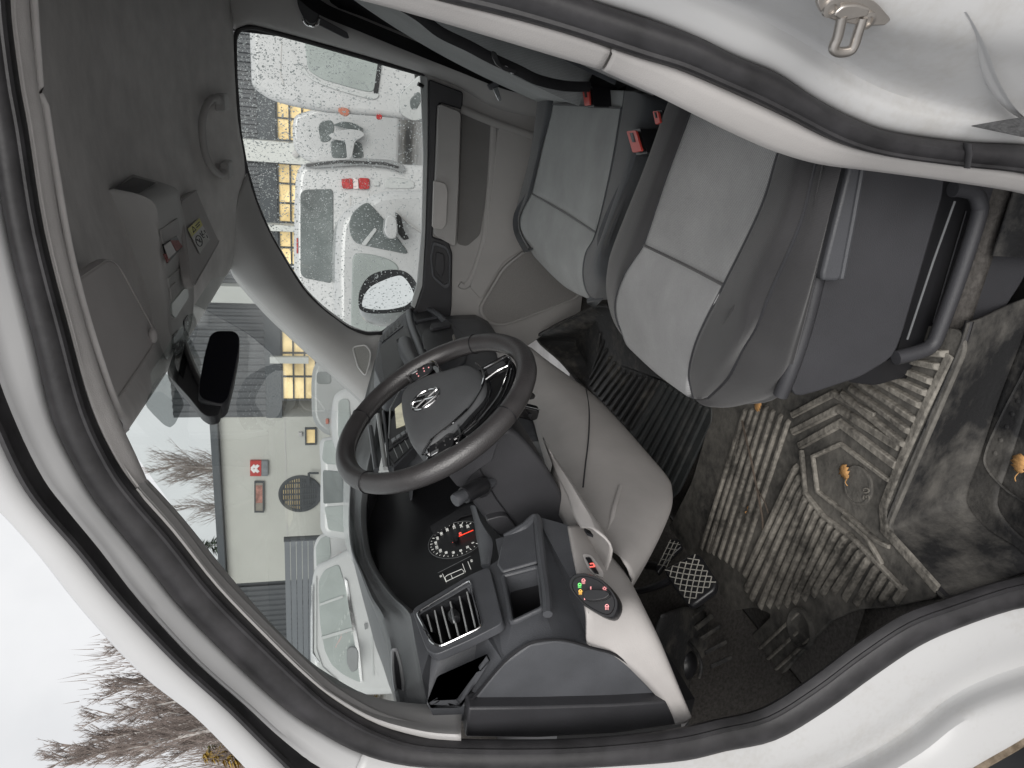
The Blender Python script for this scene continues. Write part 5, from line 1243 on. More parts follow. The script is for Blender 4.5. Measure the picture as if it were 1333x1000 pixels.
mk('drain_bulge', ell(V(890, 865, Z=FZ + .12), (Vector((.04, 0, 0)), Vector((0, .03, 0)), Vector((0, 0, .03)))), BLACK, ft)
mk('bulge_lip', tube(cr([V(*p, Z=FZ + .12) for p in ((868, 838), (890, 834), (906, 848), (913, 866), (910, 882))], 5), .004, 8), MATB, ft)

# ================================================================== ROOF FITTINGS
oc = thing('overhead_console', 'grey roof console with map light and an open tray of cards above the mirror', 'roof console', V(205, 340, Y=1.55))
rows = []
for (a, b, c, ya, yb, yc) in (((129, 250), (149, 245), (170, 227), 1.43, 1.44, 1.62), ((150, 271), (192, 261), (224, 244), 1.45, 1.46, 1.66), ((194, 296), (205, 286), (232, 263), 1.46, 1.465, 1.665), ((202, 330), (210, 326), (241, 310), 1.46, 1.465, 1.665), ((208, 371), (216, 371), (249, 374), 1.46, 1.465, 1.665), ((214, 420), (220, 420), (247, 415), 1.42, 1.425, 1.62), ((219, 455), (223, 460), (238, 444), 1.385, 1.39, 1.52)):
    p, q, r_ = V(*a, Y=ya), V(*b, Y=yb), V(*c, Y=yc)
    rows.append([p + Vector((0, .0, .05)), p, q, q.lerp(r_, .12) + Vector((0, 0, -.003)), q.lerp(r_, .9) + Vector((0, 0, -.002)), r_, r_ + Vector((0, .004, .06))])
rows.append([p + Vector((-.03, 0, .03)) for p in rows[-1]])
CONS = mat('console_plastic', (.50, .497, .49), .55, .05, 8, bump=.15, bs=600)
mk('console_shell', grid(rows, 3, 5), CONS, oc, solid=.003)
def OC(x, y, h=0):
    p0 = V(216, 371, Y=1.465); p1 = V(249, 374, Y=1.665); p2 = V(205, 286, Y=1.465)
    if y > 408: p0, p1, p2 = V(220, 420, Y=1.425), V(247, 415, Y=1.62), V(223, 460, Y=1.39)
    n = (p1 - p0).cross(p2 - p0).normalized()
    if n.z > 0: n = -n
    return V(x, y, p=p0 + n * (h + .004), n=n), n
def oslab(name, px, h, th, m, r_=.004, bev=.001):
    P = [OC(x, y, h)[0] for x, y in px]; n = OC(200, 300)[1]
    return mk(name, extr(rnd(P, r_, 3), -n * th), m, oc, bev=bev)
dsx = [V(*p, p=V(180, 242, Y=1.54) + Vector((.004, 0, -.008)), n=(V(149, 245, Y=1.44) - V(224, 244, Y=1.66)).cross(V(149, 245, Y=1.44) - V(192, 261, Y=1.46)).normalized()) for p in ((151, 246), (176, 231), (204, 238), (181, 252))]
mk('microphone_grille', extr(rnd(dsx, .004), (0, 0, .004)), BLACK, oc, bev=.001)
oslab('tray_hollow', [(209, 299), (232, 284), (238, 321), (218, 342)], .0008, .003, GTRIM)
oslab('tray_floor', [(213, 318), (230, 307), (237, 322), (219, 343)], .0016, .003, BLACK, .002)
oslab('lamp_panel', [(220, 362), (240, 344), (246, 378), (226, 416), (223, 405)], .0012, .004, CONS, .004)
oslab('lamp_lens', [(224, 395), (244, 371), (246, 388), (229, 414), (225, 410)], .0036, .004, mat('lamp_lens', (.62, .66, .64), .15, .05, 20), .004)
oslab('lamp_switch', [(222, 374), (229, 367), (231, 384), (224, 391)], .0036, .004, GTRIM, .003)
for k in range(7): oslab('speaker_slit', [(225.5 + .1 * k, 436 + k * 2.9), (231.5 + .1 * k, 429.5 + k * 2.9), (231.6 + .1 * k, 431 + k * 2.9), (225.6 + .1 * k, 437.5 + k * 2.9)], .0012, .003, BLACK, .0004, 0)
oslab('speaker_slit', [(240, 418), (245, 410), (246, 425), (241, 431)], .0012, .003, BLACK, .001, 0)
cards = thing('card_stack', 'red and white cards stuck in the roof console tray', 'cards', OC(222, 325)[0])
for px, m, h in (([(214, 320), (222, 314), (229, 328), (220, 337)], mat('white_card', (.62, .60, .60), .5), .008), ([(222, 313), (232, 313), (238, 321), (230, 327)], mat('red_card', (.24, .035, .03), .5, .5, 300), .007), ([(213, 331), (218, 330), (222, 337), (218, 342)], MATS['red_card'], .006)):
    P = [OC(x, y, h)[0] for x, y in px]
    mk('card', extr(P, (0, 0, .0012)), m, cards)

def PV(x, y, h=0):
    n = (HF - HN).cross(Vector((.30, 0, .075))).normalized()
    if n.z > 0: n = -n
    return V(x, y, p=HN + n * (.006 + h), n=n)
VN = (HF - HN).cross(Vector((.30, 0, .075))).normalized(); VN = -VN if VN.z > 0 else VN
VIS = mat('visor_vinyl', (.47, .45, .445), .75, .04, 10, bump=.3, bs=600)
def visor(px, label, r_):
    P = rnd([PV(*p) for p in px], r_, 4); c = sum(P, Vector()) / len(P)
    t = thing('sun_visor', label, 'sun visor', c, 'folded sun visors')
    mk('visor_panel', extr(P, -VN * .018), VIS, t, bev=.007, seg=3)
    Q = rnd([c + (PV(*p, .0005) - c) * .965 for p in px], r_, 4)
    mk('visor_seam', tube(Q, .0012, 5, True), VIS, t)
    return t
v1 = visor([(88, 368), (140, 334), (153, 341), (184, 398), (205, 436), (200, 453), (147, 533), (128, 490)], 'folded plain grey sun visor nearest the open driver door', .03)
mk('visor_hook', ell(PV(199, 437, .004), (Vector((.012, 0, 0)), Vector((0, .010, 0)), Vector((0, 0, .006)))), VIS, v1)
v2 = visor([(234, 262), (256, 246), (274, 256), (289, 277), (291, 296), (284, 319), (252, 376), (247, 360)], 'folded grey sun visor with a yellow and white warning sticker', .02)
lab = [PV(*p, .0035) for p in ((244, 298), (259, 284), (273, 312), (260, 330))]
tdiv = .32
mk('sticker', extr(lab, VN * .0004), mat('sticker_white', (.55, .54, .52), .5), v2, smooth=False)
yl = [lab[0], lab[1], lab[1].lerp(lab[2], tdiv), lab[0].lerp(lab[3], tdiv)]
mk('sticker_band', extr([p + VN * .0006 for p in yl], VN * .0003), mat('sticker_yellow', (.60, .55, .10), .5), v2, smooth=False)
def LB(s, t): return lab[0].lerp(lab[1], s).lerp(lab[3].lerp(lab[2], s), t) + VN * .001
def lw_(pts, r_=.0011): return tube([LB(*p) for p in pts], r_, 5)
SYM = mat('sticker_print', (.05, .05, .05), .6)
mk('sticker_symbol', join(lw_([(.3, .06), (.18, .24), (.42, .24), (.3, .06)]), lw_([(.52, .12), (.88, .12)]), lw_([(.52, .20), (.80, .20)]),
    tube([LB(.28 + .2 * math.cos(q), .64 + .2 * math.sin(q)) for q in [2 * math.pi * k / 20 for k in range(20)]], .0011, 5, True), lw_([(.14, .5), (.42, .78)]), lw_([(.55, .45), (.62, .7), (.72, .72)]), lw_([(.7, .42), (.66, .6), (.8, .62)]), lw_([(.22, .55), (.3, .7), (.36, .6)]), lw_([(.9, .5), (.9, .62)]), lw_([(.9, .75), (.9, .85)])), SYM, v2)

mir = thing('rear_view_mirror', 'black rear view mirror on a broad dark stalk in front of the windscreen', 'mirror', V(285, 480, X=-.50))
mn = Vector((.90, -.38, -.10)).normalized()
def MR(x, y, h=0): return V(x, y, p=V(285, 480, X=-.465) + mn * h, n=mn)
mo_ = rnd([MR(*p) for p in ((281, 430), (305, 430), (312, 436), (312, 452), (305, 490), (297, 522), (289, 529), (262, 522), (258, 516), (259, 498), (266, 460), (273, 436))], .010, 3)
mk('mirror_shell', extr(mo_, -mn * .035), SBASE, mir, bev=.006, seg=3)
mc = sum(mo_, Vector()) / len(mo_)
mk('mirror_glass', extr([mc + (p - mc) * .955 + mn * .0005 for p in mo_], mn * .0012), mat('dimmed_mirror', (.006, .006, .009), .35, .05, 5), mir)
stp = rnd([V(*p, X=-.50) for p in ((232, 440), (242, 448), (253, 470), (264, 496), (280, 505), (290, 520), (284, 540), (272, 543), (262, 537), (246, 517), (217, 485))], .008, 2)
mk('mirror_stalk', extr(stp, (-.02, .01, 0)), DASHD, mir, bev=.006, seg=3)
mk('stalk_cable', tube(cr([V(240, 446, X=-.495), V(250, 474, X=-.493), V(262, 500, X=-.493), V(272, 516, X=-.495)], 4), .006, 8), BLACK, mir)

gh = thing('grab_handle', 'grey moulded grab handle on the roof rail over the passenger window', 'grab handle', V(275, 178, Y=2.22))
hp = [(286, 134), (282, 128), (274, 130), (267, 142), (263, 160), (264, 182), (268, 203), (276, 219), (287, 227), (292, 224)]
HPt = [far(x, y, -.20 - .050 * math.sin(math.pi * min(1, max(0, (k - .5) / 8)))) for k, (x, y) in enumerate(hp)]
mk('grip', tube(cr(HPt, 5), .011, 12, flat=.75), GTRIM, gh)
for k in (0, -1): mk('mount', extr(rnd([HPt[k] + Vector((dx, .0, dz)) for dx, dz in ((-.022, -.012), (.022, -.012), (.022, .012), (-.022, .012))], .008, 3), (0, .10, .0)), GTRIM, gh, bev=.004)
# ================================================================== OUTSIDE: WING MIRROR
wm_ = thing('wing_mirror', 'rain-spotted wing mirror with dark glass rim outside the passenger window', 'wing mirror', V(505, 390, Y=2.60))
wn = Vector((.80, -.55, .22)).normalized()
def WM(x, y, h=0): return V(x, y, p=V(505, 385, Y=2.62) + wn * h, n=wn)
mo2 = [(468, 402), (467, 385), (471, 372), (479, 361), (492, 354), (510, 351), (526, 353), (537, 361), (544, 374), (546, 388), (540, 398), (528, 405), (505, 408), (482, 408)]
mi2 = [(472, 399), (473, 388), (477, 380), (485, 372), (497, 366), (510, 361), (522, 359), (530, 366), (536, 376), (539, 386), (534, 393), (525, 399), (505, 403), (486, 403)]
Oo, Io = cr([WM(*p) for p in mo2], 3, True), cr([WM(*p) for p in mi2], 3, True)
mk('mirror_rim', frame(Oo, Io, -wn * .02), BLACK, wm_, bev=.002)
mk('mirror_glass', (Io, [list(range(len(Io)))]), mat('mirror_silver', (.86, .87, .87), .05, .02, 4, metal=1), wm_, smooth=False)
bkc = sum(Oo, Vector()) / len(Oo)
shell = [[p for p in Oo]] + [[bkc + (p - bkc) * s - wn * d for p in Oo] for s, d in ((1.02, .03), (.96, .07), (.75, .11), (.3, .13))]
n_ = len(Oo); v = [p for r in shell for p in r]
f = [[j * n_ + i, j * n_ + (i + 1) % n_, (j + 1) * n_ + (i + 1) % n_, (j + 1) * n_ + i] for j in range(4) for i in range(n_)] + [list(range(4 * n_, 5 * n_))]
mk('housing', (v, f), PAINT, wm_, ang=180)
mk('mirror_foot', tube([WM(530, 408, -.05), V(545, 425, Y=2.46)], .03, 10, flat=.6), BLACK, wm_)

# ================================================================== OUTSIDE: BUILDING
BY = 16.0
def B(x, y, off=0.0): return V(x, y, Y=BY + off)
WALL = mat('pale_render', (.46, .46, .43), .85, .06, .7, bump=.3, bs=25)
CLAD = mat('slate_cladding', (.085, .09, .098), .55, .06, 1.5)
CLADD = mat('dark_band', (.062, .07, .078), .6, .06, 1.5)
LIT = mat('lit_window', (.80, .58, .26), .35, .45, 1.6, col2=(1.0, .78, .42), emit=(.80, .58, .26), es=.34, vdet=3)
bd_ = thing('workshop_building', 'low pale workshop with slate cladding, lit square windows and a round window', 'building', (-6, BY + 4, 0))
xl, xr = B(350, 757).x, B(350, 543).x; zt = B(286, 600).z
mk('wall', extr([Vector((xl, BY, 0)), Vector((xr, BY, 0)), Vector((xr, BY, zt)), Vector((xl, BY, zt))], (0, 9, 0)), WALL, bd_, smooth=False)
for zz_ in (B(372, 600).z,):
    mk('wall_joint', box(((xl + xr) / 2, BY - .002, zz_), (xr - xl, .008, .02)), GTRIM, bd_, smooth=False)
mk('roof_fascia', box(((xl + xr) / 2 - .1, BY - .05, zt + .06), (xr - xl + .5, .3, .16)), CLADD, bd_, bev=.01)
mk('roof', box(((xl + 9) / 2, BY + 4.5, zt + .02), (9 - xl, 9, .1)), CLADD, bd_, smooth=False)
def corr(x0, x1, z0, z1, y, step=.16, dep=.05):
    v = []; f = []; n = int((x1 - x0) / step)
    for k in range(n):
        a = x0 + k * step
        for xx, yy in ((0, 0), (.35, 0), (.5, -dep), (.85, -dep)):
            v += [Vector((a + xx * step, y + yy, z0)), Vector((a + xx * step, y + yy, z1))]
    for k in range(len(v) // 2 - 1): f.append([2 * k, 2 * k + 1, 2 * k + 3, 2 * k + 2])
    return v, f
zc0, zb0, zw0 = B(345, 480).z, B(366, 480).z, B(412, 480).z
mk('cladding', corr(xr + .02, 9.5, zc0, zt + .9, BY - .02), CLAD, bd_, kind='stuff', smooth=False)
mk('cladding_back', box(((xr + 9.5) / 2, BY + .2, (zc0 + zt + .9) / 2), (9.5 - xr, .3, zt + .9 - zc0)), CLAD, bd_, smooth=False)
mk('dark_band', box(((xr + 9.5) / 2, BY + .1, (zc0 + zb0) / 2), (9.5 - xr, .3, zc0 - zb0)), CLADD, bd_, smooth=False)
mk('wall', box(((xr + 9.5) / 2, BY + .3, zw0 / 2), (9.5 - xr, .4, zw0)), CLADD, bd_, smooth=False)
mk('cladding', corr(xl - 6, xl - .02, 0, zt - .1, BY + .02), CLAD, bd_, kind='stuff', smooth=False)
mk('wall', box((xl - 3, BY + .4, zt / 2 - .1), (6, .6, zt - .2)), CLAD, bd_, smooth=False)
FRM = mat('window_frame_dark', (.05, .055, .06), .5, .05, 4)
def lit_window(x0, x1, z0, z1, nx, nz, y, lit=LIT):
    w_, h_ = x1 - x0, z1 - z0; t = .035
    g = [box(((x0 + x1) / 2, y, z0 + k * h_ / nz), (w_ + t, .09, t)) for k in range(nz + 1)] + [box((x0 + k * w_ / nx, y, (z0 + z1) / 2), (t, .085, h_)) for k in range(nx + 1)]
    fr = mk('window', join(*g), FRM, bd_, smooth=False)
    for i in range(nx):
        for k in range(nz):
            a, b = x0 + i * w_ / nx + t / 2, x0 + (i + 1) * w_ / nx - t / 2; c, d = z0 + k * h_ / nz + t / 2, z0 + (k + 1) * h_ / nz - t / 2
            mk('pane', box(((a + b) / 2, y + .01, (c + d) / 2), (b - a, .015, d - c)), lit, fr, smooth=False)
wz0, wz1 = zw0 + .02, zb0 - .02
def bx(y): return B(385, y).x
for ya, yb, nx in ((520, 428, 3), (424, 350, 3), (345, 300, 2), (290, 214, 3), (184, 126, 2), (120, 60, 2), (54, -10, 2)):
    lit_window(bx(ya), bx(yb), wz0, wz1, nx, 3, BY + .02)
COLM = mat('white_column', (.56, .57, .55), .7, .05, 1)
for ya, yb in ((212, 185), (299, 291), (392, 371)):
    a, b = bx(ya), bx(yb)
    mk('column', box(((a + b) / 2, BY - .15, (zt + .8) / 2), (b - a, .3, zt + .8)), COLM, bd_, bev=.01)
p_ = B(385, 200, -.31); mk('wall_lamp', lathe([(.07, 0), (.07, .06), (.04, .08)], p_, (0, -1, 0), 14), GTRIM, bd_)
a, b = bx(470), bx(462); mk('reflection_strip', box(((a + b) / 2, BY - .12, B(377, 466).z), (b - a, .1, B(352, 466).z - B(402, 466).z)), COLM, bd_, smooth=False)  # a reflection built as a solid white strip
# small lit window and lamp on the pale wall
lit_window(B(405, 577).x, B(405, 557).x, B(411, 566).z, B(398, 566).z, 1, 1, BY - .02)
mk('wall_lamp', box(B(391, 565, -.05), (.10, .1, .08)), GTRIM, bd_, bev=.01)
# round window with louvres
rc_ = B(391, 643, -.03); rR = (B(365, 643).z - B(417, 643).z) / 2
rwf = mk('round_window', tube([rc_ + Vector((rR * math.cos(2 * math.pi * k / 48), 0, rR * math.sin(2 * math.pi * k / 48))) for k in range(48)], .045, 6, True), FRM, bd_)
def halfdisc(z0, z1, y, m, nm):
    P = []; 
    for k in range(17):
        z = z0 + (z1 - z0) * k / 16; P.append((math.sqrt(max(0, rR * rR - z * z)), z))
    pts = [rc_ + Vector((a_, y, z)) for a_, z in P] + [rc_ + Vector((-a_, y, z)) for a_, z in P[::-1]]
    mk(nm, (pts, [list(range(len(pts)))]), m, rwf, smooth=False)
halfdisc(0.02, rR * .99, .015, LIT, 'pane'); halfdisc(-rR * .99, 0.0, .015, mat('grey_pane', (.16, .17, .17), .4, .1, 2), 'pane')
g = []
for k in range(-8, 9):
    z = k * rR / 9; hw = math.sqrt(rR * rR - z * z)
    g.append(box(rc_ + Vector((0, -.01, z)), (2 * hw, .03, .035)))
g += [box(rc_ + Vector((k * rR / 3, -.012, 0)), (.03, .03, 2 * math.sqrt(rR * rR - (k * rR / 3) ** 2))) for k in (-2, -1, 0, 1, 2)]
mk('louvre', join(*g), FRM, rwf, smooth=False, kind='stuff')
mk('bracket', join(tube([B(402, 616, -.2), B(402, 629, -.2)], .03, 6), tube([B(402, 616, -.2), B(415, 616, -.2)], .03, 6)), FRM, bd_)
# signs
sg1 = thing('wall_sign', 'square red sign with a white double chevron over a grey strip on the pale wall', 'sign', B(337, 610, -.1))
def sq(x0, x1, y0, y1, off): return [B(x0, y1, off), B(x0, y0, off), B(x1, y0, off), B(x1, y1, off)]
mk('sign_face', extr(sq(325.5, 340, 600.5, 620, -.10), (0, .08, 0)), mat('sign_red', (.42, .035, .03), .4, .1, 3), sg1, smooth=False)
mk('sign_strip', extr(sq(340.3, 348.5, 600.5, 620, -.10), (0, .08, 0)), mat('sign_grey', (.16, .17, .18), .4, .3, 6), sg1, smooth=False)
def ch(xo):
    return join(*[bar(B(a[0], a[1], -.105), B(b[0], b[1], -.105), (B(b[0], b[1]) - B(a[0], a[1])).cross(Vector((0, -1, 0))).normalized() * .035, (0, -.008, 0)) for a, b in (((332 + xo, 605.5), (327.5 + xo, 610.3)), ((327.5 + xo, 610.3), (332 + xo, 615)))])
SGW = mat('sign_white', (.72, .70, .70), .5)
mk('chevron', ch(0), SGW, sg1, smooth=False); mk('chevron', ch(4.5), SGW, sg1, smooth=False)
sg2 = thing('wall_sign', 'long thin bronze framed sign with reddish lettering on the pale wall', 'sign', B(337, 647, -.1))
mk('sign_face', extr(sq(331.5, 343, 627.5, 667, -.08), (0, .06, 0)), mat('sign_bronze', (.22, .20, .17), .5, .2, 4), sg2, smooth=False)
mk('sign_inner', extr(sq(333, 341.5, 632, 655, -.086), (0, .004, 0)), mat('sign_letter_band', (.30, .14, .11), .5, .5, 9), sg2, smooth=False)
mk('sign_frame', frame(sq(331, 343.5, 627, 667.5, -.09), sq(332.5, 342, 629, 665.5, -.09), (0, .03, 0)), FRM, sg2, smooth=False)
# slatted grey screen in front of the wall
fn = thing('slatted_screen', 'grey screen of horizontal slats standing in front of the pale wall', 'screen fence', V(405, 780, Y=13.5))
fx0, fx1, fz1 = V(385, 865, Y=13.5).x, V(385, 704, Y=13.5).x, V(371, 780, Y=13.5).z
for k in range(18):
    z = .1 + k * (fz1 - .1) / 18
    mk('slat', box(((fx0 + fx1) / 2, 13.5, z + .05), (fx1 - fx0, .05, (fz1 - .1) / 18 - .012)), mat('screen_grey', (.15, .16, .175), .6, .06, 2) if k == 0 else MATS['screen_grey'], fn, smooth=False)
for xx in (fx0, (fx0 + fx1) / 2, fx1): mk('post', box((xx, 13.57, fz1 / 2), (.08, .08, fz1)), FRM, fn, smooth=False)

# ================================================================== OUTSIDE: VEHICLES
CARG = mat('car_window', (.12, .135, .135), .12, .3, 3, spec=.8)
CARP = mat('pale_car_window', (.34, .37, .36), .15, .12, 2)  # sky reflection in the panes put into the pale base colour
TAIL = mat('tail_lamp_red', (.36, .03, .03), .25, .35, 30)
TYRE = mat('tyre', (.02, .02, .021), .8, .15, 20)
GREYB = mat('grey_bumper', (.20, .205, .21), .5, .08, 3)
LGREY = mat('pale_bumper', (.45, .46, .46), .45, .06, 3)
def vehicle(name, label, cat, px, Dy, width, group='vehicles parked outside', paint=PAINT, wheels=(), zb=.32, bev=.06):
    cx_, cy_ = sum(p[0] for p in px) / len(px), sum(p[1] for p in px) / len(px)
    dh = FW - UP * ((cx_ - 666.5) / FPX) + RT * ((500 - cy_) / FPX); dh.z = 0; dh.normalize()
    p0 = CAM + dh * (Dy / dh.y)
    P = [V(x, y, p=p0, n=dh) for x, y in px]
    lo_a, lo_b = P[-1].copy(), P[0].copy(); lo_a.z = min(zb, lo_a.z); lo_b.z = min(zb, lo_b.z)
    c = sum(P, Vector()) / len(P) + dh * width / 2
    t = thing(name, label, cat, (c.x, c.y, 0), group)
    mk('body', extr(rnd(P + [lo_a, lo_b], .08, 3), dh * width), paint, t, bev=bev, seg=4)
    for wx in wheels:
        q = V(*wx, p=p0 - dh * .02, n=dh); q.z = .33
        w_ = mk('wheel', lathe([(.31, 0), (.33, .03), (.33, .18), (.31, .21)], q, dh, 24), TYRE, t)
        mk('rim', lathe([(.21, -.006), (.20, -.012), (.05, .004)], q, dh, 18), SILVER, w_)
    def part(nm, px_, m, off=-.012, th=.05, r_=.05, y=None):
        return mk(nm, extr(rnd([V(x, yy, p=p0 + dh * off, n=dh) for x, yy in px_], r_, 3), dh * th), m, t, bev=min(.008, th * .2))
    return t, part
# large white van at the right
t, pt = vehicle('parked_van', 'big white van filling the top corner of the passenger window', 'van', [(552, -60), (326, -60), (324, 36), (327, 110), (333, 118), (352, 131), (376, 138), (420, 147), (480, 151), (520, 155), (552, 160)], 7.2, 2.0, wheels=((560, 95), (560, -50)))
pt('window', [(395, 40), (397, 60), (401, 92), (420, 104), (470, 118), (487, 121), (491, 100), (497, 70), (500, 40)], CARP)
pt('window_seal', [(486, 122), (492, 122), (497, 82), (492, 81)], BLACK, -.02)
pt('window_rim', [(385, 82), (392, 92), (408, 106), (440, 118), (484, 130), (492, 128), (494, 122), (470, 122), (420, 108), (401, 96), (394, 84)], LGREY, -.016)
pt('tail_lamp', [(441, 139), (454, 142), (456, 148), (450, 153), (440, 147)], mat('orange_lamp', (.42, .16, .11), .3), -.03)
pt('tail_lamp', [(490, 148), (498, 150), (497, 156), (490, 156)], TAIL, -.03)
pt('bumper', [(520, 120), (546, 98), (553, 100), (553, 156), (536, 158), (520, 148)], LGREY, -.05)
pt('headlamp', [(533, 130), (545, 118), (550, 128), (543, 142), (535, 143)], CARG, -.06, r_=.03)
pt('panel_gap', [(366, 50), (367, 52), (366, 96), (371, 112), (369, 113), (364, 97)], GTRIM, -.004, .01, .003)
pt('fuel_flap', [(411, 131), (418, 131), (418, 140), (411, 140)], LGREY, -.006, .012, .02)
# white vehicle half hidden behind, its mirror showing
t, pt = vehicle('parked_pickup', 'small white vehicle with a white mirror between the two vans', 'car', [(500, 138), (415, 140), (383, 150), (380, 168), (382, 192), (392, 206), (410, 214), (480, 224), (500, 226)], 12.5, 1.8, zb=.25)
pt('window', [(414, 166), (418, 158), (432, 156), (436, 166), (430, 184), (418, 186)], CARG)
pt('window', [(430, 184), (441, 181), (452, 186), (452, 206), (432, 206)], CARG)
pt('window', [(458, 184), (471, 186), (474, 206), (459, 206)], CARG)
pt('wing_mirror', [(426, 176), (440, 171), (455, 168), (470, 170), (476, 176), (462, 184), (458, 206), (452, 206), (450, 184), (436, 182)], PAINT, -.25, .12)
pt('panel', [(432, 163), (446, 158), (460, 160), (474, 168), (470, 170), (450, 167)], CARG, -.10, .05)
# pale van with red tail lamps
t, pt = vehicle('parked_van', 'pale van with a red and white tail lamp and dark side window', 'van', [(552, 214), (530, 214), (500, 210), (430, 208), (400, 211), (390, 216), (385, 228), (383, 260), (382, 330), (384, 420), (400, 455), (552, 470)], 6.6, 1.8, wheels=((560, 300),))
pt('window', [(391, 252), (396, 247), (432, 246), (434, 252), (434, 362), (431, 369), (396, 362), (391, 356)], CARG)
pt('tail_lamp', [(444, 233), (459, 232), (460, 246), (446, 246)], TAIL, -.03, r_=.02)
pt('tail_lamp', [(459.5, 232), (466, 231.5), (467, 246), (460, 246)], mat('tail_lamp_white', (.65, .55, .54), .25), -.03, r_=.01)
pt('tail_lamp', [(466.5, 231.5), (481, 232), (481, 246), (468, 247)], TAIL, -.03, r_=.02)
pt('rear_bumper', [(394, 216), (400, 212), (470, 206), (510, 208), (528, 216), (526, 226), (505, 218), (470, 215), (410, 219)], GREYB, -.06)
pt('tail_trim', [(398, 214), (440, 208.5), (500, 211), (520, 217), (518, 219), (498, 214), (440, 212), (399, 217)], BLACK, -.075, r_=.01)
pt('side_mark', [(455, 254), (457, 254), (457, 268), (455, 268)], GTRIM, -.004, .01, .004)
pt('door_handle', [(486, 236), (494, 236), (494, 242), (486, 242)], LGREY, -.02, r_=.01)
pt('fender', [(500, 232), (520, 231), (540, 236), (540, 246), (500, 246)], LGREY, -.01)
pt('side_mark', [(386, 310), (388, 310), (388, 330), (386, 330)], TAIL, -.004, .01, .004)
# nearer white van nose with open looking side glass
t, pt = vehicle('parked_van', 'nearest white van with a slanted side window and white mirror', 'van', [(556, 246), (538, 247), (510, 247), (492, 250), (478, 258), (466, 264), (449, 275), (441, 286), (438, 300), (436, 340), (436, 400), (438, 470), (556, 480)], 5.0, 1.9, wheels=((570, 300),))
pt('window', [(454, 292), (458, 278), (470, 267), (479, 263), (488, 272), (502, 288), (534, 332), (515, 328), (480, 321), (462, 316), (456, 306)], CARG)
pt('window', [(459, 329), (485, 331), (508, 338), (519, 346), (520, 440), (456, 446)], CARP)
pt('window_pillar', [(470, 318), (488, 296), (491, 299), (476, 320)], LGREY, -.02, .02, .01)
pt('wing_mirror', [(502, 284), (508, 279), (515, 282), (518, 296), (516, 311), (506, 311), (500, 302)], PAINT, -.28, .16)
pt('mirror_arm', [(515, 276), (522, 282), (526, 300), (533, 311), (526, 313), (519, 304)], BLACK, -.10, .05, .01)
pt('bonnet_gap', [(516, 274), (535, 292), (556, 306), (556, 308), (534, 294), (515, 276)], GTRIM, -.02, .02, .003)
# seen through the windscreen
t, pt = vehicle('parked_car', 'white estate car parked straight ahead beyond the windscreen', 'car', [(500, 905), (410, 905), (404, 860), (404, 800), (407, 750), (412, 735), (432, 726), (446, 718), (456, 712), (500, 700)], 6.5, 1.8)
pt('window', [(415, 756), (422, 742), (441, 734), (449, 760), (457, 800), (463, 835), (469, 872), (471, 889), (462, 886), (446, 878), (432, 866), (423, 848), (417, 815), (415, 780)], CARP, r_=.04)
pt('window_pillar', [(416, 786), (446, 775), (447, 778), (416, 789)], LGREY, -.03, .03, .004)
pt('window_pillar', [(418, 829), (458, 817), (459, 821), (419, 833)], LGREY, -.03, .03, .004)
pt('window_trim', [(448, 752), (452, 756), (468, 846), (472, 888), (469, 888), (463, 846), (449, 760)], CHROME, -.03, .03, .004)
pt('roof_line', [(410, 752), (412, 750), (412, 845), (420, 868), (440, 886), (437, 888), (417, 872), (409, 848)], LGREY, -.02, .02, .004)
pt('body_crease', [(480, 740), (482, 740), (487, 880), (485, 880)], LGREY, -.012, .012, .003)
pt('wing_mirror', [(452, 846), (456, 842), (465, 843), (467, 852), (466, 872), (458, 876), (452, 866)], GREYB, -.26, .14)
pt('door_handle', [(474, 812), (478, 811), (479, 818), (475, 820)], GREYB, -.02, .03, .005)
pt('roof_rail', [(405, 762), (407, 761), (407, 850), (416, 862), (413, 864), (405, 852)], CHROME, -.03, .04, .005)
t, pt = vehicle('parked_car', 'small white car with a dark side window behind the estate car', 'car', [(470, 750), (412, 748), (409, 742), (408, 715), (412, 700), (424, 692), (436, 686), (470, 680)], 8.6, 1.7)
pt('window', [(412, 738), (411, 712), (417, 701), (429, 695), (431, 722), (425, 740)], CARP, r_=.02)
pt('side_stripe', [(418, 745), (444, 719), (446, 721), (420, 748)], mat('red_stripe', (.55, .14, .12), .4), -.02, .02, .004)
t, pt = vehicle('parked_car', 'pale car partly hidden by the steering wheel rim', 'car', [(475, 705), (425, 700), (417, 690), (417, 640), (418, 608), (416, 590), (416, 570), (475, 560)], 6.0, 1.8, zb=.35)
pt('window', [(419, 598), (422, 574), (452, 570), (456, 606), (424, 604)], CARP, r_=.02)
pt('window', [(420, 612), (446, 614), (448, 654), (421, 656)], CARG, r_=.02)
pt('window', [(422, 660), (448, 658), (452, 694), (428, 690)], CARP, r_=.02)
t, pt = vehicle('parked_van', 'grey van with an orange side lamp beyond the windscreen pillar', 'van', [(470, 566), (440, 570), (424, 566), (412, 556), (406, 542), (405, 500), (407, 480), (414, 468), (470, 470)], 8.4, 1.9, paint=mat('grey_paint', (.30, .31, .31), .3, .04, 4, coat=.4), zb=.35)
pt('window', [(412, 484), (430, 484), (432, 500), (412, 500)], CARG)
pt('side_lamp', [(424, 545), (428, 545), (428, 552), (424, 552)], mat('orange_side_lamp', (.45, .13, .08), .4), -.03, r_=.01)
t, pt = vehicle('parked_car', 'white car close to the windscreen pillar with a curved roof', 'car', [(480, 600), (447, 600), (436, 585), (431, 560), (432, 530), (436, 512), (448, 506), (480, 500)], 5.2, 1.7, zb=.35)
pt('window', [(440, 575), (440, 520), (455, 518), (458, 570)], CARP)
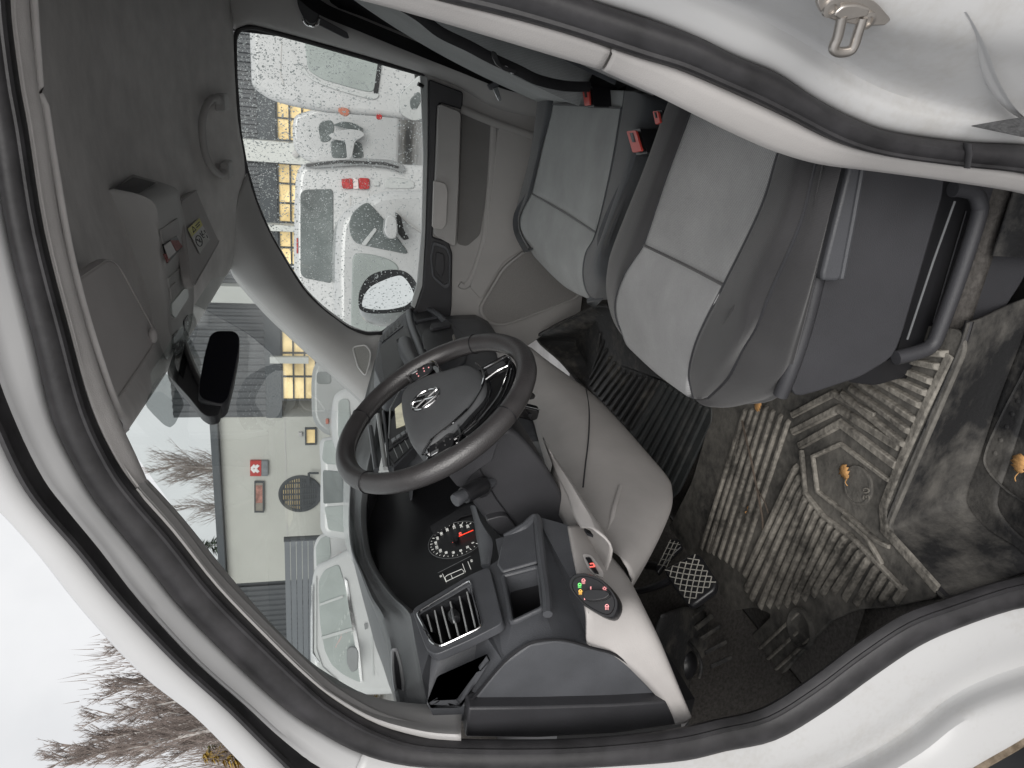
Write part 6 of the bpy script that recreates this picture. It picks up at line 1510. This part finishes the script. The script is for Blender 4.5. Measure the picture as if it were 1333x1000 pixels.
t, pt = vehicle('parked_car', 'white car right in front of the bonnet, only its roof and bonnet showing', 'car', [(482, 770), (470, 752), (463, 735), (458, 715), (456, 690), (456, 620), (459, 590), (464, 560), (482, 540)], 3.9, 1.7, zb=.4)
pt('bonnet_gap', [(468, 600), (469, 600), (470, 740), (469, 740)], LGREY, -.01, .02, .002)

# ================================================================== OUTSIDE: TREES
BARK = mat('birch_bark', (.42, .40, .38), .85, .5, 6)
TWG = mat('bare_twigs', (.20, .165, .148), .9, .3, 3)
NEED = mat('conifer_needles', (.035, .062, .030), .85, .4, 6)
YEL = mat('yellow_leaves', (.36, .24, .045), .8, .35, 12)
def tree(base, H, label, seed, spread=.22, group='bare trees around the yard', tw=1.0, dens=1.0):
    R_ = random.Random(seed); tb = []; tg = []
    t = thing('birch_tree', label, 'tree', base, group)
    def branch(p, d, L, r, lv):
        n = 5 if lv == 0 else 3
        P = [p]; q = p.copy(); dd = d.copy()
        for k in range(n):
            dd = (dd + Vector((R_.uniform(-.12, .12), R_.uniform(-.12, .12), R_.uniform(-.02, .10)))).normalized(); q = q + dd * (L / n); P.append(q.copy())
        (tb if lv == 0 else tg).append(tube(P, [r * (1 - .85 * k / n) for k in range(n + 1)], 5 if lv == 0 else 3))
        if lv >= 3: return
        kids = (int(34 * dens), 9, 6)[lv]
        for k in range(kids):
            s = R_.uniform(.22 if lv == 0 else .15, 1.0); i = min(int(s * n), n - 1); o = P[i].lerp(P[i + 1], s * n - i)
            az = R_.uniform(0, 6.283); el = R_.uniform(.55, 1.25)
            nd = (Vector((math.cos(az) * math.cos(el), math.sin(az) * math.cos(el), math.sin(el))) + dd * .4).normalized()
            ln = H * spread * (1.15 - .75 * s) if lv == 0 else L * R_.uniform(.3, .55)
            branch(o, nd, ln, max(r * (.30 if lv == 0 else .42), .0045 * tw), lv + 1)
    branch(Vector(base), Vector((R_.uniform(-.05, .05), R_.uniform(-.05, .05), 1)), H, H * .011, 0)
    mk('trunk', join(*tb), BARK, t, recalc=False); mk('crown', join(*tg), TWG, t, recalc=False, smooth=False)
def spruce(base, H, rad_, label, seed, m=NEED, nm='spruce_tree', g='evergreens beyond the yard'):
    R_ = random.Random(seed); t = thing(nm, label, 'tree', base, g); v = []; f = []
    mk('trunk', tube([Vector(base), Vector(base) + Vector((0, 0, H))], [H * .015, .01], 6), BARK, t)
    for k in range(2600):
        s = R_.random() ** .7; z = H * (.08 + .92 * (1 - s)); rr_ = rad_ * s * R_.uniform(.3, 1.05) * (.75 + .25 * math.sin(z * 9)); az = R_.uniform(0, 6.283)
        c = Vector(base) + Vector((math.cos(az) * rr_, math.sin(az) * rr_, z - rr_ * .25)); o = len(v)
        d = Vector((math.cos(az), math.sin(az), -.4)) * rad_ * .16; w_ = Vector((-math.sin(az), math.cos(az), R_.uniform(-.5, .5))) * rad_ * .03
        v += [c - w_, c + w_, c + d]; f.append([o, o + 1, o + 2])
    mk('crown', (v, f), m, t, recalc=False, smooth=False)
def at(x, y, Yd): p = V(x, y, Y=Yd); return (p.x, p.y, 0), p.z
TL = ['bare birch seen left of the roof edge, closest to the white pillar', 'tall bare birch with a pale straight trunk left of the pillar', 'bare tree at the outer edge of the photo with a fine crown', 'bare birch whose top stands highest above the yellow bush', 'thin bare tree low beside the evergreen left of the pillar', 'bare birch with dense brown twigs far left of the van', 'bare tree behind the yellow bush with drooping twigs', 'pale slim birch between the far left trees', 'bare tree with a broad brown crown behind the slim birch', 'small bare birch at the lower edge of the far left wood', 'slim bare tree just behind the tree closest to the pillar', 'bare tree deep in the middle of the far left wood', 'faint bare tree at the outer rim of the far left wood', 'bare tree farthest back in the wood beside the spruce']
for k, (x, y, Yd) in enumerate([(165, 848, 20), (142, 885, 17), (84, 975, 13), (135, 915, 16), (200, 868, 22), (100, 945, 15), (118, 1000, 14), (172, 900, 21), (120, 930, 19), (205, 985, 18), (176, 868, 24), (150, 955, 23), (96, 962, 20), (185, 925, 26)]):
    b, h = at(x, y, Yd); tree(b, h, TL[k], 11 + k, .17, tw=1.0, dens=1.5)
TR = ['bare tree above the workshop roof nearest the mirror', 'wide bare tree above the middle of the workshop roof', 'twiggy bare tree above the round window of the workshop', 'bare tree above the roof beside the evergreen', 'small bare tree above the roof close to the mirror stalk']
for k, (x, y, Yd) in enumerate([(232, 585, 44), (215, 612, 42), (212, 645, 43), (222, 672, 45), (258, 560, 46)]):
    b, h = at(x, y, Yd); tree(b, h, TR[k], 31 + k, .30, tw=1.6)
b, h = at(243, 712, 40); spruce(b, h, 2.2, 'green spruce rising above the far end of the workshop roof', 5)
b, h = at(262, 735, 41); spruce(b, h, 1.8, 'smaller green spruce beside the roof edge over the workshop', 6)
b, h = at(236, 962, 19); spruce(b, h, 2.0, 'dark green spruce low among the bare trees left of the pillar', 7)
b, h = at(262, 985, 14); spruce(b, h, 1.5, 'yellow leafed bush below the spruce left of the pillar', 8, YEL, 'yellow_bush', 'evergreens beyond the yard')
for i, (x, y, Yd) in enumerate(((205, 880, 60), (190, 930, 55), (200, 980, 50), (215, 1030, 45))):
    pass
v = []; f = []; R_ = random.Random(3)
for k in range(17000):
    y_ = R_.uniform(812, 1120); Yd = R_.uniform(30, 44)
    p = V(300, y_, Y=Yd); top = 9.5 + 2.2 * math.sin(p.x * .37) + 1.6 * math.sin(p.x * 1.3)
    hgt = R_.random() ** 1.25 * top
    c = Vector((p.x, p.y, hgt)); o = len(v); d = Vector((R_.uniform(-.22, .22), R_.uniform(-.2, .2), R_.uniform(.5, 1.5))); w_ = Vector((.014, .012, 0))
    v += [c - w_, c + w_, c + d]; f.append([o, o + 1, o + 2])
for k in range(70):
    p = V(300, R_.uniform(812, 1120), Y=R_.uniform(29, 40)); a_, b_ = tube([Vector((p.x, p.y, 0)), Vector((p.x + R_.uniform(-.4, .4), p.y, R_.uniform(7, 11)))], [.09, .02], 4)
    o = len(v); v += a_; f += [[i + o for i in q] for q in b_]
mk('distant_wood', (v, f), TWG, None, 'brown mass of bare trees far beyond the yard', 'wood', kind='stuff', recalc=False, smooth=False)
